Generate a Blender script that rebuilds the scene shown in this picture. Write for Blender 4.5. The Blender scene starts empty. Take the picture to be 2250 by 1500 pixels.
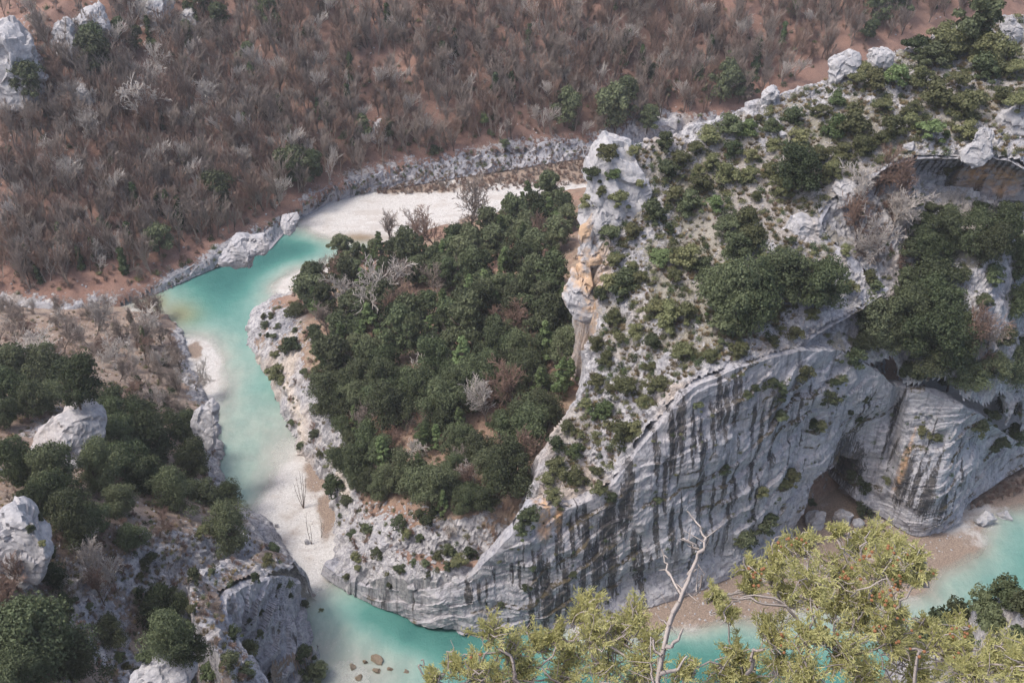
import bpy, math, random
import numpy as np
from mathutils import Vector, Matrix

random.seed(7)
RNG = np.random.default_rng(11)
R = math.radians
S = bpy.context.scene
COL = S.collection

# ------------------------------------------------------------------ camera, sky, sun, exposure
CAMZ, PITCH, FPX = 220.0, 35.0, 2400.0        # metres above the river, degrees below the horizon, focal length in photo pixels
cam_d = bpy.data.cameras.new('camera')
cam = bpy.data.objects.new('camera', cam_d)
COL.objects.link(cam)
cam.location = (0, 0, CAMZ)
cam.rotation_euler = (R(90 - PITCH), 0, 0)
cam_d.sensor_width = 36.0
cam_d.lens = 36.0 * FPX / 2250.0
cam_d.clip_start = 0.1
cam_d.clip_end = 5000
S.camera = cam

SUN_EL, SUN_AZ = 62.0, -110.0                  # azimuth measured from +Y towards +X
w = bpy.data.worlds.new('World')
S.world = w
w.use_nodes = True
nt = w.node_tree
bg = nt.nodes['Background']
sky = nt.nodes.new('ShaderNodeTexSky')
sky.sky_type = 'NISHITA'
sky.sun_disc = False
sky.sun_elevation = R(SUN_EL)
sky.sun_rotation = R(SUN_AZ)
sky.air_density = 1.0
sky.dust_density = 4.5
sky.ozone_density = 1.0
nt.links.new(sky.outputs[0], bg.inputs[0])
bg.inputs[1].default_value = 0.15
sl = bpy.data.lights.new('sun', 'SUN')
sl.energy = 1.5
sl.angle = R(11)
sl.color = (1.0, 0.95, 0.87)
so = bpy.data.objects.new('sun', sl)
COL.objects.link(so)
sd = Vector((math.sin(R(SUN_AZ)) * math.cos(R(SUN_EL)), math.cos(R(SUN_AZ)) * math.cos(R(SUN_EL)), math.sin(R(SUN_EL))))
so.rotation_euler = sd.to_track_quat('Z', 'Y').to_euler()
S.view_settings.view_transform = 'Standard'
S.view_settings.look = 'None'
S.view_settings.gamma = 1.0
S.view_settings.use_curve_mapping = False
S.view_settings.exposure = 0.72
S.cycles.max_bounces = 6
S.cycles.diffuse_bounces = 3
S.cycles.transparent_max_bounces = 12

# ------------------------------------------------------------------ photo pixel <-> place
SP, CP = math.sin(R(PITCH)), math.cos(R(PITCH))
def ray(u, v):
    rx, dn = (u - 1125) / FPX, (v - 750) / FPX
    return np.array((rx, CP - dn * SP, -SP - dn * CP))
def at_z(u, v, z):
    d = ray(u, v); t = (z - CAMZ) / d[2]
    return np.array((d[0] * t, d[1] * t, z))
def at_y(u, v, y):
    d = ray(u, v); t = y / d[1]
    return np.array((d[0] * t, y, CAMZ + d[2] * t))
def at_r(u, v, r):
    d = ray(u, v); d = d / np.linalg.norm(d)
    return np.array((0, 0, CAMZ)) + d * r
def to_px(P):
    P = np.asarray(P, float); q = P - np.array((0, 0, CAMZ))
    dep = q[..., 1] * CP - q[..., 2] * SP
    upc = q[..., 1] * SP + q[..., 2] * CP
    return 1125 + FPX * q[..., 0] / dep, 750 - FPX * upc / dep

# ------------------------------------------------------------------ numeric helpers
LAT = np.random.default_rng(3).random((64, 64, 64)).astype(np.float32) * 2 - 1
def vnoise(x, y, z):
    xi, yi, zi = np.floor(x).astype(np.int64), np.floor(y).astype(np.int64), np.floor(z).astype(np.int64)
    fx, fy, fz = x - xi, y - yi, z - zi
    fx, fy, fz = fx * fx * (3 - 2 * fx), fy * fy * (3 - 2 * fy), fz * fz * (3 - 2 * fz)
    x0, y0, z0 = xi & 63, yi & 63, zi & 63
    x1, y1, z1 = (xi + 1) & 63, (yi + 1) & 63, (zi + 1) & 63
    a = LAT[x0, y0, z0] * (1 - fx) + LAT[x1, y0, z0] * fx
    b = LAT[x0, y1, z0] * (1 - fx) + LAT[x1, y1, z0] * fx
    c = LAT[x0, y0, z1] * (1 - fx) + LAT[x1, y0, z1] * fx
    d = LAT[x0, y1, z1] * (1 - fx) + LAT[x1, y1, z1] * fx
    a = a * (1 - fy) + b * fy; c = c * (1 - fy) + d * fy
    return a * (1 - fz) + c * fz
def fbm(x, y, z, sc, octv=4, gain=0.5, ridged=False):
    o = 0.0; a = 1.0; s = 1.0 / sc
    for i in range(octv):
        n = vnoise(x * s + 17.3 * i, y * s + 5.1 * i, z * s + 9.7 * i)
        if ridged: n = 1 - 2 * np.abs(n)
        o = o + a * n; a *= gain; s *= 2.03
    return o
def blocks(a, b, c, sa, sb, sc, seed=0):
    ia, ib, ic = np.floor(a / sa).astype(np.int64), np.floor(b / sb).astype(np.int64), np.floor(c / sc).astype(np.int64)
    return LAT[(ia * 7 + ic * 3 + seed) & 63, (ib * 5 + ia) & 63, (ic * 11 + ib * 3) & 63]
def sstep(a, b, x):
    t = np.clip((x - a) / (b - a), 0, 1)
    return t * t * (3 - 2 * t)
def sdf(px, py, poly):
    poly = np.asarray(poly, float)
    d = np.full(px.shape, 1e9); ins = np.zeros(px.shape, bool)
    for i in range(len(poly)):
        a, b = poly[i][:2], poly[(i + 1) % len(poly)][:2]
        e = b - a; l2 = max(e @ e, 1e-9)
        t = np.clip(((px - a[0]) * e[0] + (py - a[1]) * e[1]) / l2, 0, 1)
        d = np.minimum(d, (px - a[0] - t * e[0]) ** 2 + (py - a[1] - t * e[1]) ** 2)
        c = ((a[1] > py) != (b[1] > py))
        if b[1] != a[1]:
            xx = (b[0] - a[0]) * (py - a[1]) / (b[1] - a[1]) + a[0]
            ins ^= c & (px < xx)
    d = np.sqrt(d)
    return np.where(ins, -d, d)
def line_dist(px, py, pts):
    d = np.full(px.shape, 1e9)
    for a, b in zip(pts[:-1], pts[1:]):
        a, b = np.asarray(a[:2], float), np.asarray(b[:2], float)
        e = b - a; t = np.clip(((px - a[0]) * e[0] + (py - a[1]) * e[1]) / max(e @ e, 1e-9), 0, 1)
        d = np.minimum(d, np.hypot(px - a[0] - t * e[0], py - a[1] - t * e[1]))
    return d
class Surf:
    """smooth surface z(x, y) through points (x, y, z)"""
    def __init__(s, pts, kern='tps', smooth=0.0):
        P = np.asarray(pts, float); s.xy = P[:, :2]; s.k = kern; n = len(P)
        A = np.zeros((n + 3, n + 3)); A[:n, :n] = s.phi(np.hypot(*(s.xy[:, None] - s.xy[None]).transpose(2, 0, 1)))
        A[:n, :n] += np.eye(n) * smooth
        A[:n, n] = 1; A[:n, n + 1:] = s.xy; A[n, :n] = 1; A[n + 1:, :n] = s.xy.T
        s.w = np.linalg.lstsq(A, np.concatenate([P[:, 2], np.zeros(3)]), rcond=None)[0]
    def phi(s, r):
        if s.k == 'lin': return -r
        r = np.maximum(r, 1e-6); return r * r * np.log(r) * 0.01
    def __call__(s, x, y):
        sh = x.shape; x = x.ravel(); y = y.ravel(); n = len(s.xy)
        o = s.w[n] + s.w[n + 1] * x + s.w[n + 2] * y
        for i in range(n):
            o = o + s.w[i] * s.phi(np.hypot(x - s.xy[i, 0], y - s.xy[i, 1]))
        return o.reshape(sh)

# ------------------------------------------------------------------ mesh helpers
def mesh_np(name, V, F, smooth=True):
    V = np.asarray(V, np.float32); F = np.asarray(F, np.int32)
    me = bpy.data.meshes.new(name); k = F.shape[1]
    me.vertices.add(len(V)); me.vertices.foreach_set('co', V.ravel())
    me.loops.add(F.size); me.loops.foreach_set('vertex_index', F.ravel())
    me.polygons.add(len(F))
    me.polygons.foreach_set('loop_start', np.arange(0, F.size, k, dtype=np.int32))
    me.polygons.foreach_set('loop_total', np.full(len(F), k, np.int32))
    me.update(calc_edges=True)
    me.polygons.foreach_set('use_smooth', np.full(len(F), smooth, bool))
    me.validate()
    return me
def attr(me, name, val):
    a = me.attributes.new(name, 'FLOAT', 'POINT'); a.data.foreach_set('value', np.asarray(val, np.float32).ravel())
def obj(name, me, mat=None, parent=None):
    o = bpy.data.objects.new(name, me); COL.objects.link(o)
    if mat and me and not me.materials: me.materials.append(mat)
    if parent: o.parent = parent
    return o
def structure(o): o['kind'] = 'structure'; return o
def tag(o, label, cat, group=None):
    o['label'] = label; o['category'] = cat
    if group: o['group'] = group
    return o
def grid_faces(nr, nc, keep=None):
    i = np.arange(nr * nc).reshape(nr, nc)
    F = np.stack([i[:-1, :-1], i[:-1, 1:], i[1:, 1:], i[1:, :-1]], -1).reshape(-1, 4)
    if keep is not None:
        k = keep.ravel(); F = F[k[F].all(1)]
    return F
def compact(V, F, attrs):
    u, inv = np.unique(F.ravel(), return_inverse=True)
    return V[u], inv.reshape(F.shape), {k: a.ravel()[u] for k, a in attrs.items()}

# ------------------------------------------------------------------ materials
class NT:
    def __init__(s, name):
        s.m = bpy.data.materials.new(name); s.m.use_nodes = True; s.t = s.m.node_tree; s.t.nodes.clear()
        s.out = s.n('ShaderNodeOutputMaterial')
    def n(s, typ, **k):
        x = s.t.nodes.new(typ)
        for a, b in k.items():
            if a.startswith('i_'):
                x.inputs[a[2:]].default_value = b
            else: setattr(x, a, b)
        return x
    def l(s, a, b): s.t.links.new(a, b)
    def set(s, sock, v):
        if hasattr(v, 'is_output') or isinstance(v, bpy.types.NodeSocket): s.l(v, sock)
        else: sock.default_value = v
    def attr(s, name): return s.n('ShaderNodeAttribute', attribute_name=name).outputs['Fac']
    def pos(s): return s.n('ShaderNodeNewGeometry').outputs['Position']
    def noise(s, vec, scale, detail=4, rough=0.55, col=False):
        x = s.n('ShaderNodeTexNoise'); x.inputs['Scale'].default_value = scale; x.inputs['Detail'].default_value = detail
        x.inputs['Roughness'].default_value = rough; s.l(vec, x.inputs['Vector'])
        return x.outputs['Color' if col else 'Fac']
    def voro(s, vec, scale, feat='F1'):
        x = s.n('ShaderNodeTexVoronoi', feature=feat); x.inputs['Scale'].default_value = scale; s.l(vec, x.inputs['Vector'])
        return x
    def scale(s, vec, sc):
        x = s.n('ShaderNodeMapping'); x.inputs['Scale'].default_value = sc; s.l(vec, x.inputs['Vector']); return x.outputs[0]
    def ramp(s, f, stops):
        x = s.n('ShaderNodeValToRGB'); s.l(f, x.inputs[0]); e = x.color_ramp.elements
        while len(e) < len(stops): e.new(0.5)
        for el, (p, c) in zip(e, stops):
            el.position = p; el.color = (*c, 1) if len(c) == 3 else c
        return x.outputs[0]
    def mp(s, f, a, b, c=0.0, d=1.0):
        x = s.n('ShaderNodeMapRange'); x.interpolation_type = 'SMOOTHSTEP'
        s.set(x.inputs[0], f); x.inputs[1].default_value = a; x.inputs[2].default_value = b
        x.inputs[3].default_value = c; x.inputs[4].default_value = d; return x.outputs[0]
    def mix(s, f, a, b, mode='MIX'):
        x = s.n('ShaderNodeMix', data_type='RGBA', blend_type=mode)
        s.set(x.inputs[0], f)
        for sock, v in ((x.inputs[6], a), (x.inputs[7], b)):
            if isinstance(v, tuple): sock.default_value = (*v, 1)
            else: s.l(v, sock)
        return x.outputs[2]
    def math(s, op, a, b=0.5):
        x = s.n('ShaderNodeMath', operation=op); s.set(x.inputs[0], a); s.set(x.inputs[1], b); return x.outputs[0]
    def bump(s, h, strength, dist):
        x = s.n('ShaderNodeBump'); s.set(x.inputs['Strength'], strength); x.inputs['Distance'].default_value = dist; s.l(h, x.inputs['Height']); return x.outputs[0]
    def surf(s, col, rough=0.9, normal=None, spec=0.2):
        p = s.n('ShaderNodeBsdfPrincipled'); s.set(p.inputs['Base Color'], col if not isinstance(col, tuple) else (*col, 1))
        s.set(p.inputs['Roughness'], rough); p.inputs['Specular IOR Level'].default_value = spec
        if normal is not None: s.l(normal, p.inputs['Normal'])
        s.l(p.outputs[0], s.out.inputs[0]); return p

def rock_nodes(t, P, tintwarm=0.5):
    """weathered grey limestone: pale faces, lichen grey, ochre stain, dark pits and cracks"""
    n1 = t.noise(P, 0.11, 6, 0.6); n2 = t.noise(P, 0.9, 8, 0.68); n3 = t.noise(P, 0.045, 3)
    c = t.ramp(n2, [(0.28, (0.115, 0.115, 0.125)), (0.42, (0.27, 0.265, 0.285)), (0.55, (0.43, 0.42, 0.43)), (0.75, (0.56, 0.54, 0.53))])
    c = t.mix(t.mp(n1, 0.5, 0.72), c, (0.35, 0.345, 0.375))
    c = t.mix(t.math('MULTIPLY', t.mp(n3, 0.53, 0.68), tintwarm), c, (0.42, 0.33, 0.25))
    v = t.voro(t.scale(P, (1, 1, 0.55)), 0.55, 'DISTANCE_TO_EDGE').outputs['Distance']
    wob = t.mp(v, 0.0, 0.05, 1, 0)
    c = t.mix(t.math('MULTIPLY', wob, t.mp(n1, 0.42, 0.6, 0.0, 0.55)), c, (0.09, 0.088, 0.09))
    pits = t.noise(P, 3.2, 5, 0.7)
    c = t.mix(t.mp(pits, 0.33, 0.42, 0.6, 0.0), c, (0.10, 0.095, 0.095))
    h = t.math('ADD', t.math('MULTIPLY', n2, 1.0), t.math('MULTIPLY', pits, 0.35))
    return c, h

def ground_mat(name, soil, soil2, litter, rock_gain=1.0):
    t = NT(name); P = t.pos()
    rc, rh = rock_nodes(t, P)
    sn = t.noise(P, 0.35, 7, 0.65); sf = t.noise(P, 2.4, 6, 0.7); sb = t.noise(P, 0.035, 3, 0.5)
    sc = t.mix(t.mp(sn, 0.35, 0.65), soil, soil2)
    sc = t.mix(t.mp(sb, 0.42, 0.62), sc, litter)
    sc = t.mix(t.mp(sf, 0.36, 0.5, 0.55, 0.0), sc, (soil[0] * 0.35, soil[1] * 0.35, soil[2] * 0.38))
    sc = t.mix(t.mp(sf, 0.58, 0.74, 0.0, 0.55), sc, (0.40, 0.36, 0.33))
    rk = t.attr('rock'); fine = t.noise(P, 0.55, 6, 0.7)
    m = t.mp(t.math('ADD', rk, t.math('MULTIPLY', t.math('SUBTRACT', fine, 0.5), 1.7)), 0.40, 0.60)
    c = t.mix(m, sc, rc)
    pale = t.attr('pale')
    c = t.mix(t.math('MULTIPLY', pale, t.mp(sf, 0.3, 0.6, 0.55, 1.0)), c, t.mix(t.mp(sf, 0.35, 0.65), (0.46, 0.38, 0.31), (0.62, 0.57, 0.52)))
    org = t.attr('orange')
    c = t.mix(t.math('MULTIPLY', org, t.mp(fine, 0.35, 0.55, 0.25, 0.9)), c, (0.47, 0.33, 0.22))
    h = t.math('ADD', t.math('MULTIPLY', rh, m), t.math('MULTIPLY', sf, 0.4))
    t.surf(c, 0.93, t.bump(h, 0.7, 0.5), 0.12)
    return t.m

M = {}
M['far'] = ground_mat('leaf_litter_slope', (0.215, 0.128, 0.10), (0.285, 0.175, 0.14), (0.20, 0.128, 0.105))
M['pen'] = ground_mat('forest_floor', (0.24, 0.165, 0.125), (0.32, 0.25, 0.19), (0.27, 0.17, 0.13))
M['ridge'] = ground_mat('karst_ridge', (0.26, 0.235, 0.215), (0.37, 0.345, 0.325), (0.25, 0.235, 0.195))
M['left'] = ground_mat('scrub_slope', (0.25, 0.185, 0.15), (0.34, 0.28, 0.235), (0.25, 0.185, 0.15))

def cliff_mat():
    t = NT('streaked_limestone'); P = t.pos()
    rc, rh = rock_nodes(t, P, 0.25)
    rc = t.mix(0.45, rc, (0.33, 0.335, 0.38))
    lay = t.noise(t.scale(P, (0.03, 0.03, 0.5)), 1.0, 5, 0.6)
    rc = t.mix(t.mp(lay, 0.5, 0.7, 0.0, 0.45), rc, (0.45, 0.42, 0.42))
    vert = t.noise(t.scale(P, (0.9, 0.9, 0.06)), 1.0, 5, 0.62)
    rc = t.mix(t.mp(vert, 0.52, 0.66, 0, 0.75), rc, (0.17, 0.17, 0.195))
    v2 = t.noise(t.scale(P, (0.35, 0.35, 0.025)), 1.0, 6, 0.7); rc = t.mix(t.mp(v2, 0.55, 0.66, 0, 0.75), rc, (0.10, 0.098, 0.105)); crk = t.noise(t.scale(P, (0.25, 0.25, 0.9)), 1.0, 8, 0.75); rc = t.mix(t.mp(crk, 0.30, 0.42, 0.8, 0), rc, (0.09, 0.085, 0.085))
    rc = t.mix(t.mp(vert, 0.30, 0.42, 0.35, 0), rc, (0.56, 0.54, 0.55))
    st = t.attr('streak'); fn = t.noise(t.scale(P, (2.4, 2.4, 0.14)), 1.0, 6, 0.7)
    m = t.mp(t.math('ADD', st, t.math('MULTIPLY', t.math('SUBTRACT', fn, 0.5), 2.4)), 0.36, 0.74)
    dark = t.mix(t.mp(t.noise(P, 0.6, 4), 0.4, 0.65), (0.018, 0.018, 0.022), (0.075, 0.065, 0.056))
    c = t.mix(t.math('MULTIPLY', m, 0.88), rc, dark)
    og = t.attr('orange')
    c = t.mix(t.math('MULTIPLY', og, t.mp(t.noise(P, 0.5, 5, 0.65), 0.35, 0.6, 0.1, 0.95)), c, (0.55, 0.34, 0.19))
    ms = t.attr('moss')
    c = t.mix(t.math('MULTIPLY', t.mp(ms, 0.3, 0.8), t.mp(t.noise(P, 0.9, 5, 0.7), 0.42, 0.55)), c, (0.085, 0.07, 0.045))
    t.surf(c, 0.88, t.bump(rh, 0.55, 0.35), 0.2)
    return t.m
M['cliff'] = cliff_mat()

def rock_mat(name, warm=0.4, orange=0.0):
    t = NT(name); P = t.pos(); c, h = rock_nodes(t, P, warm)
    c = t.mix(0.45, c, (0.385, 0.38, 0.395))
    if orange: c = t.mix(t.mp(t.noise(P, 0.16, 5, 0.6), 0.44, 0.58, 0, orange), c, (0.50, 0.345, 0.225))
    t.surf(c, 0.9, t.bump(h, 0.6, 0.35), 0.15); return t.m
M['rock'] = rock_mat('pale_limestone')
M['rock_orange'] = rock_mat('fresh_orange_limestone', 0.3, 0.95)

def bed_mat():
    t = NT('river_gravel'); P = t.pos()
    n = t.noise(P, 0.12, 5, 0.6); f = t.noise(P, 2.6, 6, 0.75); v = t.voro(P, 1.5).outputs['Color']
    g = t.n('ShaderNodeSeparateColor'); t.l(v, g.inputs[0])
    c = t.ramp(f, [(0.3, (0.31, 0.30, 0.29)), (0.5, (0.54, 0.525, 0.51)), (0.7, (0.72, 0.705, 0.69))])
    c = t.mix(t.mp(g.outputs[0], 0.0, 1.0, 0.0, 0.35), c, (0.42, 0.39, 0.37))
    c = t.mix(t.mp(n, 0.5, 0.68, 0, 0.5), c, (0.46, 0.425, 0.395))
    bn = t.noise(t.scale(P, (0.05, 0.16, 1)), 1.0, 6, 0.65); c = t.mix(t.mp(bn, 0.5, 0.62, 0, 0.55), c, (0.40, 0.36, 0.33)); c = t.mix(t.mp(t.noise(P, 0.7, 6, 0.75), 0.55, 0.66, 0, 0.6), c, (0.30, 0.27, 0.25))
    br = t.attr('brown')
    bc = t.mix(t.mp(f, 0.35, 0.65), (0.17, 0.13, 0.105), (0.34, 0.265, 0.215))
    c = t.mix(t.mp(t.math('ADD', br, t.math('MULTIPLY', t.math('SUBTRACT', n, 0.5), 2.2)), 0.2, 0.75), c, bc)
    alg = t.attr('algae')
    c = t.mix(alg, c, (0.16, 0.10, 0.035))
    t.surf(c, 0.9, t.bump(f, 0.6, 0.25), 0.15); return t.m
M['bed'] = bed_mat()

def water_mat():
    t = NT('turquoise_water'); P = t.pos()
    d0 = t.attr('depth'); n = t.noise(P, 0.06, 4, 0.6)
    d = t.math('ADD', d0, t.math('MULTIPLY', t.math('SUBTRACT', n, 0.5), t.mp(d0, 0.05, 0.8, 0.05, 0.55)))
    k = t.ramp(t.mp(d, 0.0, 2.2), [(0.0, (0.44, 0.46, 0.405)), (0.18, (0.34, 0.44, 0.385)), (0.45, (0.20, 0.345, 0.305)), (0.75, (0.085, 0.235, 0.205)), (1.0, (0.04, 0.14, 0.13))])
    ff = t.math('MULTIPLY', t.mp(t.noise(t.scale(P, (1.5, 0.7, 1)), 1.0, 7, 0.75), 0.56, 0.68), t.mp(d0, 0.9, 0.25, 0.0, 0.6)); k = t.mix(ff, k, (0.66, 0.70, 0.68))
    lf = t.noise(t.scale(P, (0.16, 0.07, 1)), 1.0, 5, 0.65); k = t.mix(t.mp(lf, 0.4, 0.65, 0.0, 0.28), k, (0.07, 0.20, 0.18))
    yl = t.attr('silt'); k = t.mix(yl, k, (0.24, 0.24, 0.12))
    wv = t.noise(t.scale(P, (1.0, 0.8, 1)), 0.9, 5, 0.6); w2 = t.noise(P, 0.22, 3, 0.5)
    h = t.math('ADD', wv, t.math('MULTIPLY', w2, 1.5))
    h = t.math('ADD', h, t.math('MULTIPLY', t.noise(t.scale(P, (2.2, 1.2, 1)), 1.0, 6, 0.7), 0.8)); nb = t.bump(h, 0.6, 0.45)
    p = t.n('ShaderNodeBsdfPrincipled'); t.l(k, p.inputs['Base Color']); p.inputs['Roughness'].default_value = 0.12
    p.inputs['IOR'].default_value = 1.33; t.l(nb, p.inputs['Normal'])
    tr = t.n('ShaderNodeBsdfTransparent')
    a = t.math('SUBTRACT', 1.0, t.math('POWER', 2.718, t.math('MULTIPLY', t.math('MAXIMUM', d, 0.0), -2.3)))
    a = t.math('MAXIMUM', a, 0.03)
    mx = t.n('ShaderNodeMixShader'); t.l(a, mx.inputs[0]); t.l(tr.outputs[0], mx.inputs[1]); t.l(p.outputs[0], mx.inputs[2])
    t.l(mx.outputs[0], t.out.inputs[0]); return t.m
M['water'] = water_mat()

def leaf_mat(name, a, b, c, trans=0.25, objvar=0.5, val=(0.65, 1.45)):
    """a..b across the leaves of one plant, shifted towards c from plant to plant"""
    t = NT(name); g = t.n('ShaderNodeNewGeometry').outputs['Random Per Island']
    oi = t.n('ShaderNodeObjectInfo').outputs['Random']
    col = t.mix(g, a, b); col = t.mix(t.math('MULTIPLY', oi, objvar), col, c)
    hs = t.n('ShaderNodeHueSaturation'); t.l(col, hs.inputs['Color'])
    t.l(t.mp(t.math('FRACT', t.math('MULTIPLY', oi, 7.31)), 0, 1, *val), hs.inputs['Value'])
    df = t.n('ShaderNodeBsdfPrincipled'); t.l(hs.outputs[0], df.inputs['Base Color']); df.inputs['Roughness'].default_value = 0.65
    df.inputs['Specular IOR Level'].default_value = 0.2
    tl = t.n('ShaderNodeBsdfTranslucent'); t.l(hs.outputs[0], tl.inputs[0])
    mx = t.n('ShaderNodeMixShader'); mx.inputs[0].default_value = trans
    t.l(df.outputs[0], mx.inputs[1]); t.l(tl.outputs[0], mx.inputs[2]); t.l(mx.outputs[0], t.out.inputs[0]); return t.m
M['oak'] = leaf_mat('holm_oak_leaves', (0.050, 0.070, 0.036), (0.100, 0.128, 0.064), (0.150, 0.155, 0.092))
M['light'] = leaf_mat('pine_needles', (0.105, 0.15, 0.062), (0.15, 0.205, 0.09), (0.13, 0.155, 0.075))
M['olive'] = leaf_mat('box_leaves', (0.115, 0.118, 0.055), (0.195, 0.192, 0.10), (0.13, 0.155, 0.075))
M['ivy'] = leaf_mat('ivy_leaves', (0.045, 0.075, 0.030), (0.085, 0.125, 0.05), (0.08, 0.09, 0.05))
M['dry'] = leaf_mat('dry_grass', (0.24, 0.18, 0.10), (0.34, 0.27, 0.17), (0.20, 0.18, 0.09), 0.2, 0.3)
M['juniper'] = leaf_mat('juniper_sprigs', (0.42, 0.42, 0.18), (0.64, 0.61, 0.31), (0.5, 0.48, 0.22), 0.4, 0.1, (1.0, 1.0))
def bark(name, a, b):
    t = NT(name); P = t.n('ShaderNodeTexCoord').outputs['Object']
    oi = t.n('ShaderNodeObjectInfo').outputs['Random']
    c = t.mix(t.mp(t.noise(P, 3.0, 5, 0.7), 0.3, 0.7), a, b)
    c = t.mix(t.math('MULTIPLY', oi, 0.35), c, (0.12, 0.09, 0.08))
    t.surf(c, 0.9, None, 0.1); return t.m
M['bark'] = bark('brown_bark', (0.085, 0.065, 0.055), (0.15, 0.115, 0.10))
M['twig'] = bark('grey_twigs', (0.24, 0.198, 0.17), (0.37, 0.315, 0.28))
M['pale_twig'] = bark('bleached_twigs', (0.46, 0.42, 0.385), (0.62, 0.575, 0.54))
M['brown_twig'] = bark('brown_twigs', (0.215, 0.14, 0.11), (0.30, 0.21, 0.17))
M['jbark'] = bark('juniper_bark', (0.27, 0.235, 0.215), (0.50, 0.45, 0.42))
M['cone'] = leaf_mat('juniper_cones', (0.15, 0.068, 0.034), (0.25, 0.118, 0.058), (0.3, 0.12, 0.05), 0.0, 0.0, (1.0, 1.0))
M['wet_rock'] = None
t = NT('algae_boulder'); P = t.pos(); c, h = rock_nodes(t, P, 0.6)
t.surf(t.mix(0.78, c, (0.15, 0.105, 0.05)), 0.7, t.bump(h, 0.6, 0.3), 0.3); M['wet_rock'] = t.m

# ------------------------------------------------------------------ terrain
def heightfield(name, bbox, cell, hfun, keepfun, mat, crag=1.0, attrs=None, flat=False):
    x0, x1, y0, y1 = bbox
    xs = np.arange(x0, x1 + cell, cell); ys = np.arange(y0, y1 + cell, cell)
    X, Y = np.meshgrid(xs, ys); Z = hfun(X, Y)
    keep = keepfun(X, Y, Z) if keepfun else None
    at = attrs(X, Y, Z) if attrs else {}
    rk = at.get('rock', np.zeros_like(X)); rm = np.clip(rk, 0, 1)
    gy, gx = np.gradient(Z, cell); ln = np.sqrt(gx * gx + gy * gy + 1); N = np.stack([-gx / ln, -gy / ln, 1 / ln], -1)
    wx = fbm(X, Y, Z, 6, 2) * 2.0
    big = fbm(X + wx, Y, Z * 1.0, 7.5, 3, 0.55, True)
    fine = fbm(X, Y + wx, Z, 1.7, 3, 0.6)
    ra_, rb_ = X * .8 + Y * .6 + 1.3 * wx + fine * .5, Y * .8 - X * .6 + wx - fine * .5
    blk = 0.75 * blocks(ra_, rb_, Z + wx * .6, 4.2, 3.1, 3.3) + 0.4 * blocks(ra_, rb_, Z + fine, 1.7, 1.3, 1.5, 5)
    d = (rm * (0.55 * big + 0.35 * fine + blk) + (1 - rm) * (0.18 * fine + 0.1 * big)) * crag
    V = np.stack([X, Y, Z], -1) + N * d[..., None]
    V, F, at = compact(V.reshape(-1, 3), grid_faces(*X.shape, keep), at)
    me = mesh_np(name, V, F, flat is False)
    for a in ('rock', 'pale', 'orange'): attr(me, a, at.get(a, np.zeros(len(V))))
    return structure(obj(name, me, mat))

# --- main cliff curve: (base pixel u, v, z) with the rim above it (u, v, setback in metres)
CL = [((700, 1262, 1.0), (708, 1238, 1.0)), ((735, 1288, 0), (738, 1262, .8)), ((800, 1322, 0), (800, 1288, .8)), ((900, 1368, 0), (900, 1301, 1.2)), ((1000, 1390, 0), (985, 1290, 1.5)),
      ((1060, 1396, 0), (1045, 1262, 2.2)), ((1120, 1398, 0), (1110, 1188, 3.5)), ((1180, 1396, 0), (1168, 1115, 5)), ((1260, 1384, 0), (1255, 1120, 6)),
      ((1340, 1358, .5), (1335, 1080, 6)), ((1420, 1338, .8), (1405, 985, 6)), ((1510, 1308, 1), (1510, 852, 6)), ((1600, 1272, 1.2), (1640, 800, 6)),
      ((1690, 1222, 1.5), (1755, 770, 5)), ((1740, 1182, 2), (1850, 772, 6)), ((1800, 1150, 2.5), (1930, 815, 5)), ((1880, 1125, 2.5), (1972, 856, 3)),
      ((1930, 1140, 2), (2030, 858, 3)), ((2010, 1166, 1), (2115, 895, 3)), ((2080, 1145, 1), (2165, 915, 3)), ((2120, 1105, 2), (2210, 955, 4)),
      ((2190, 1062, 3), (2240, 975, 5)), ((2270, 1015, 4), (2310, 950, 5)), ((2420, 950, 5), (2440, 900, 5))]
cl_base = [at_z(*b) for b, _ in CL]
cl_top = [at_y(u, v, b[1] + s) for b, (_, (u, v, s)) in zip(cl_base, CL)]

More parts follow.
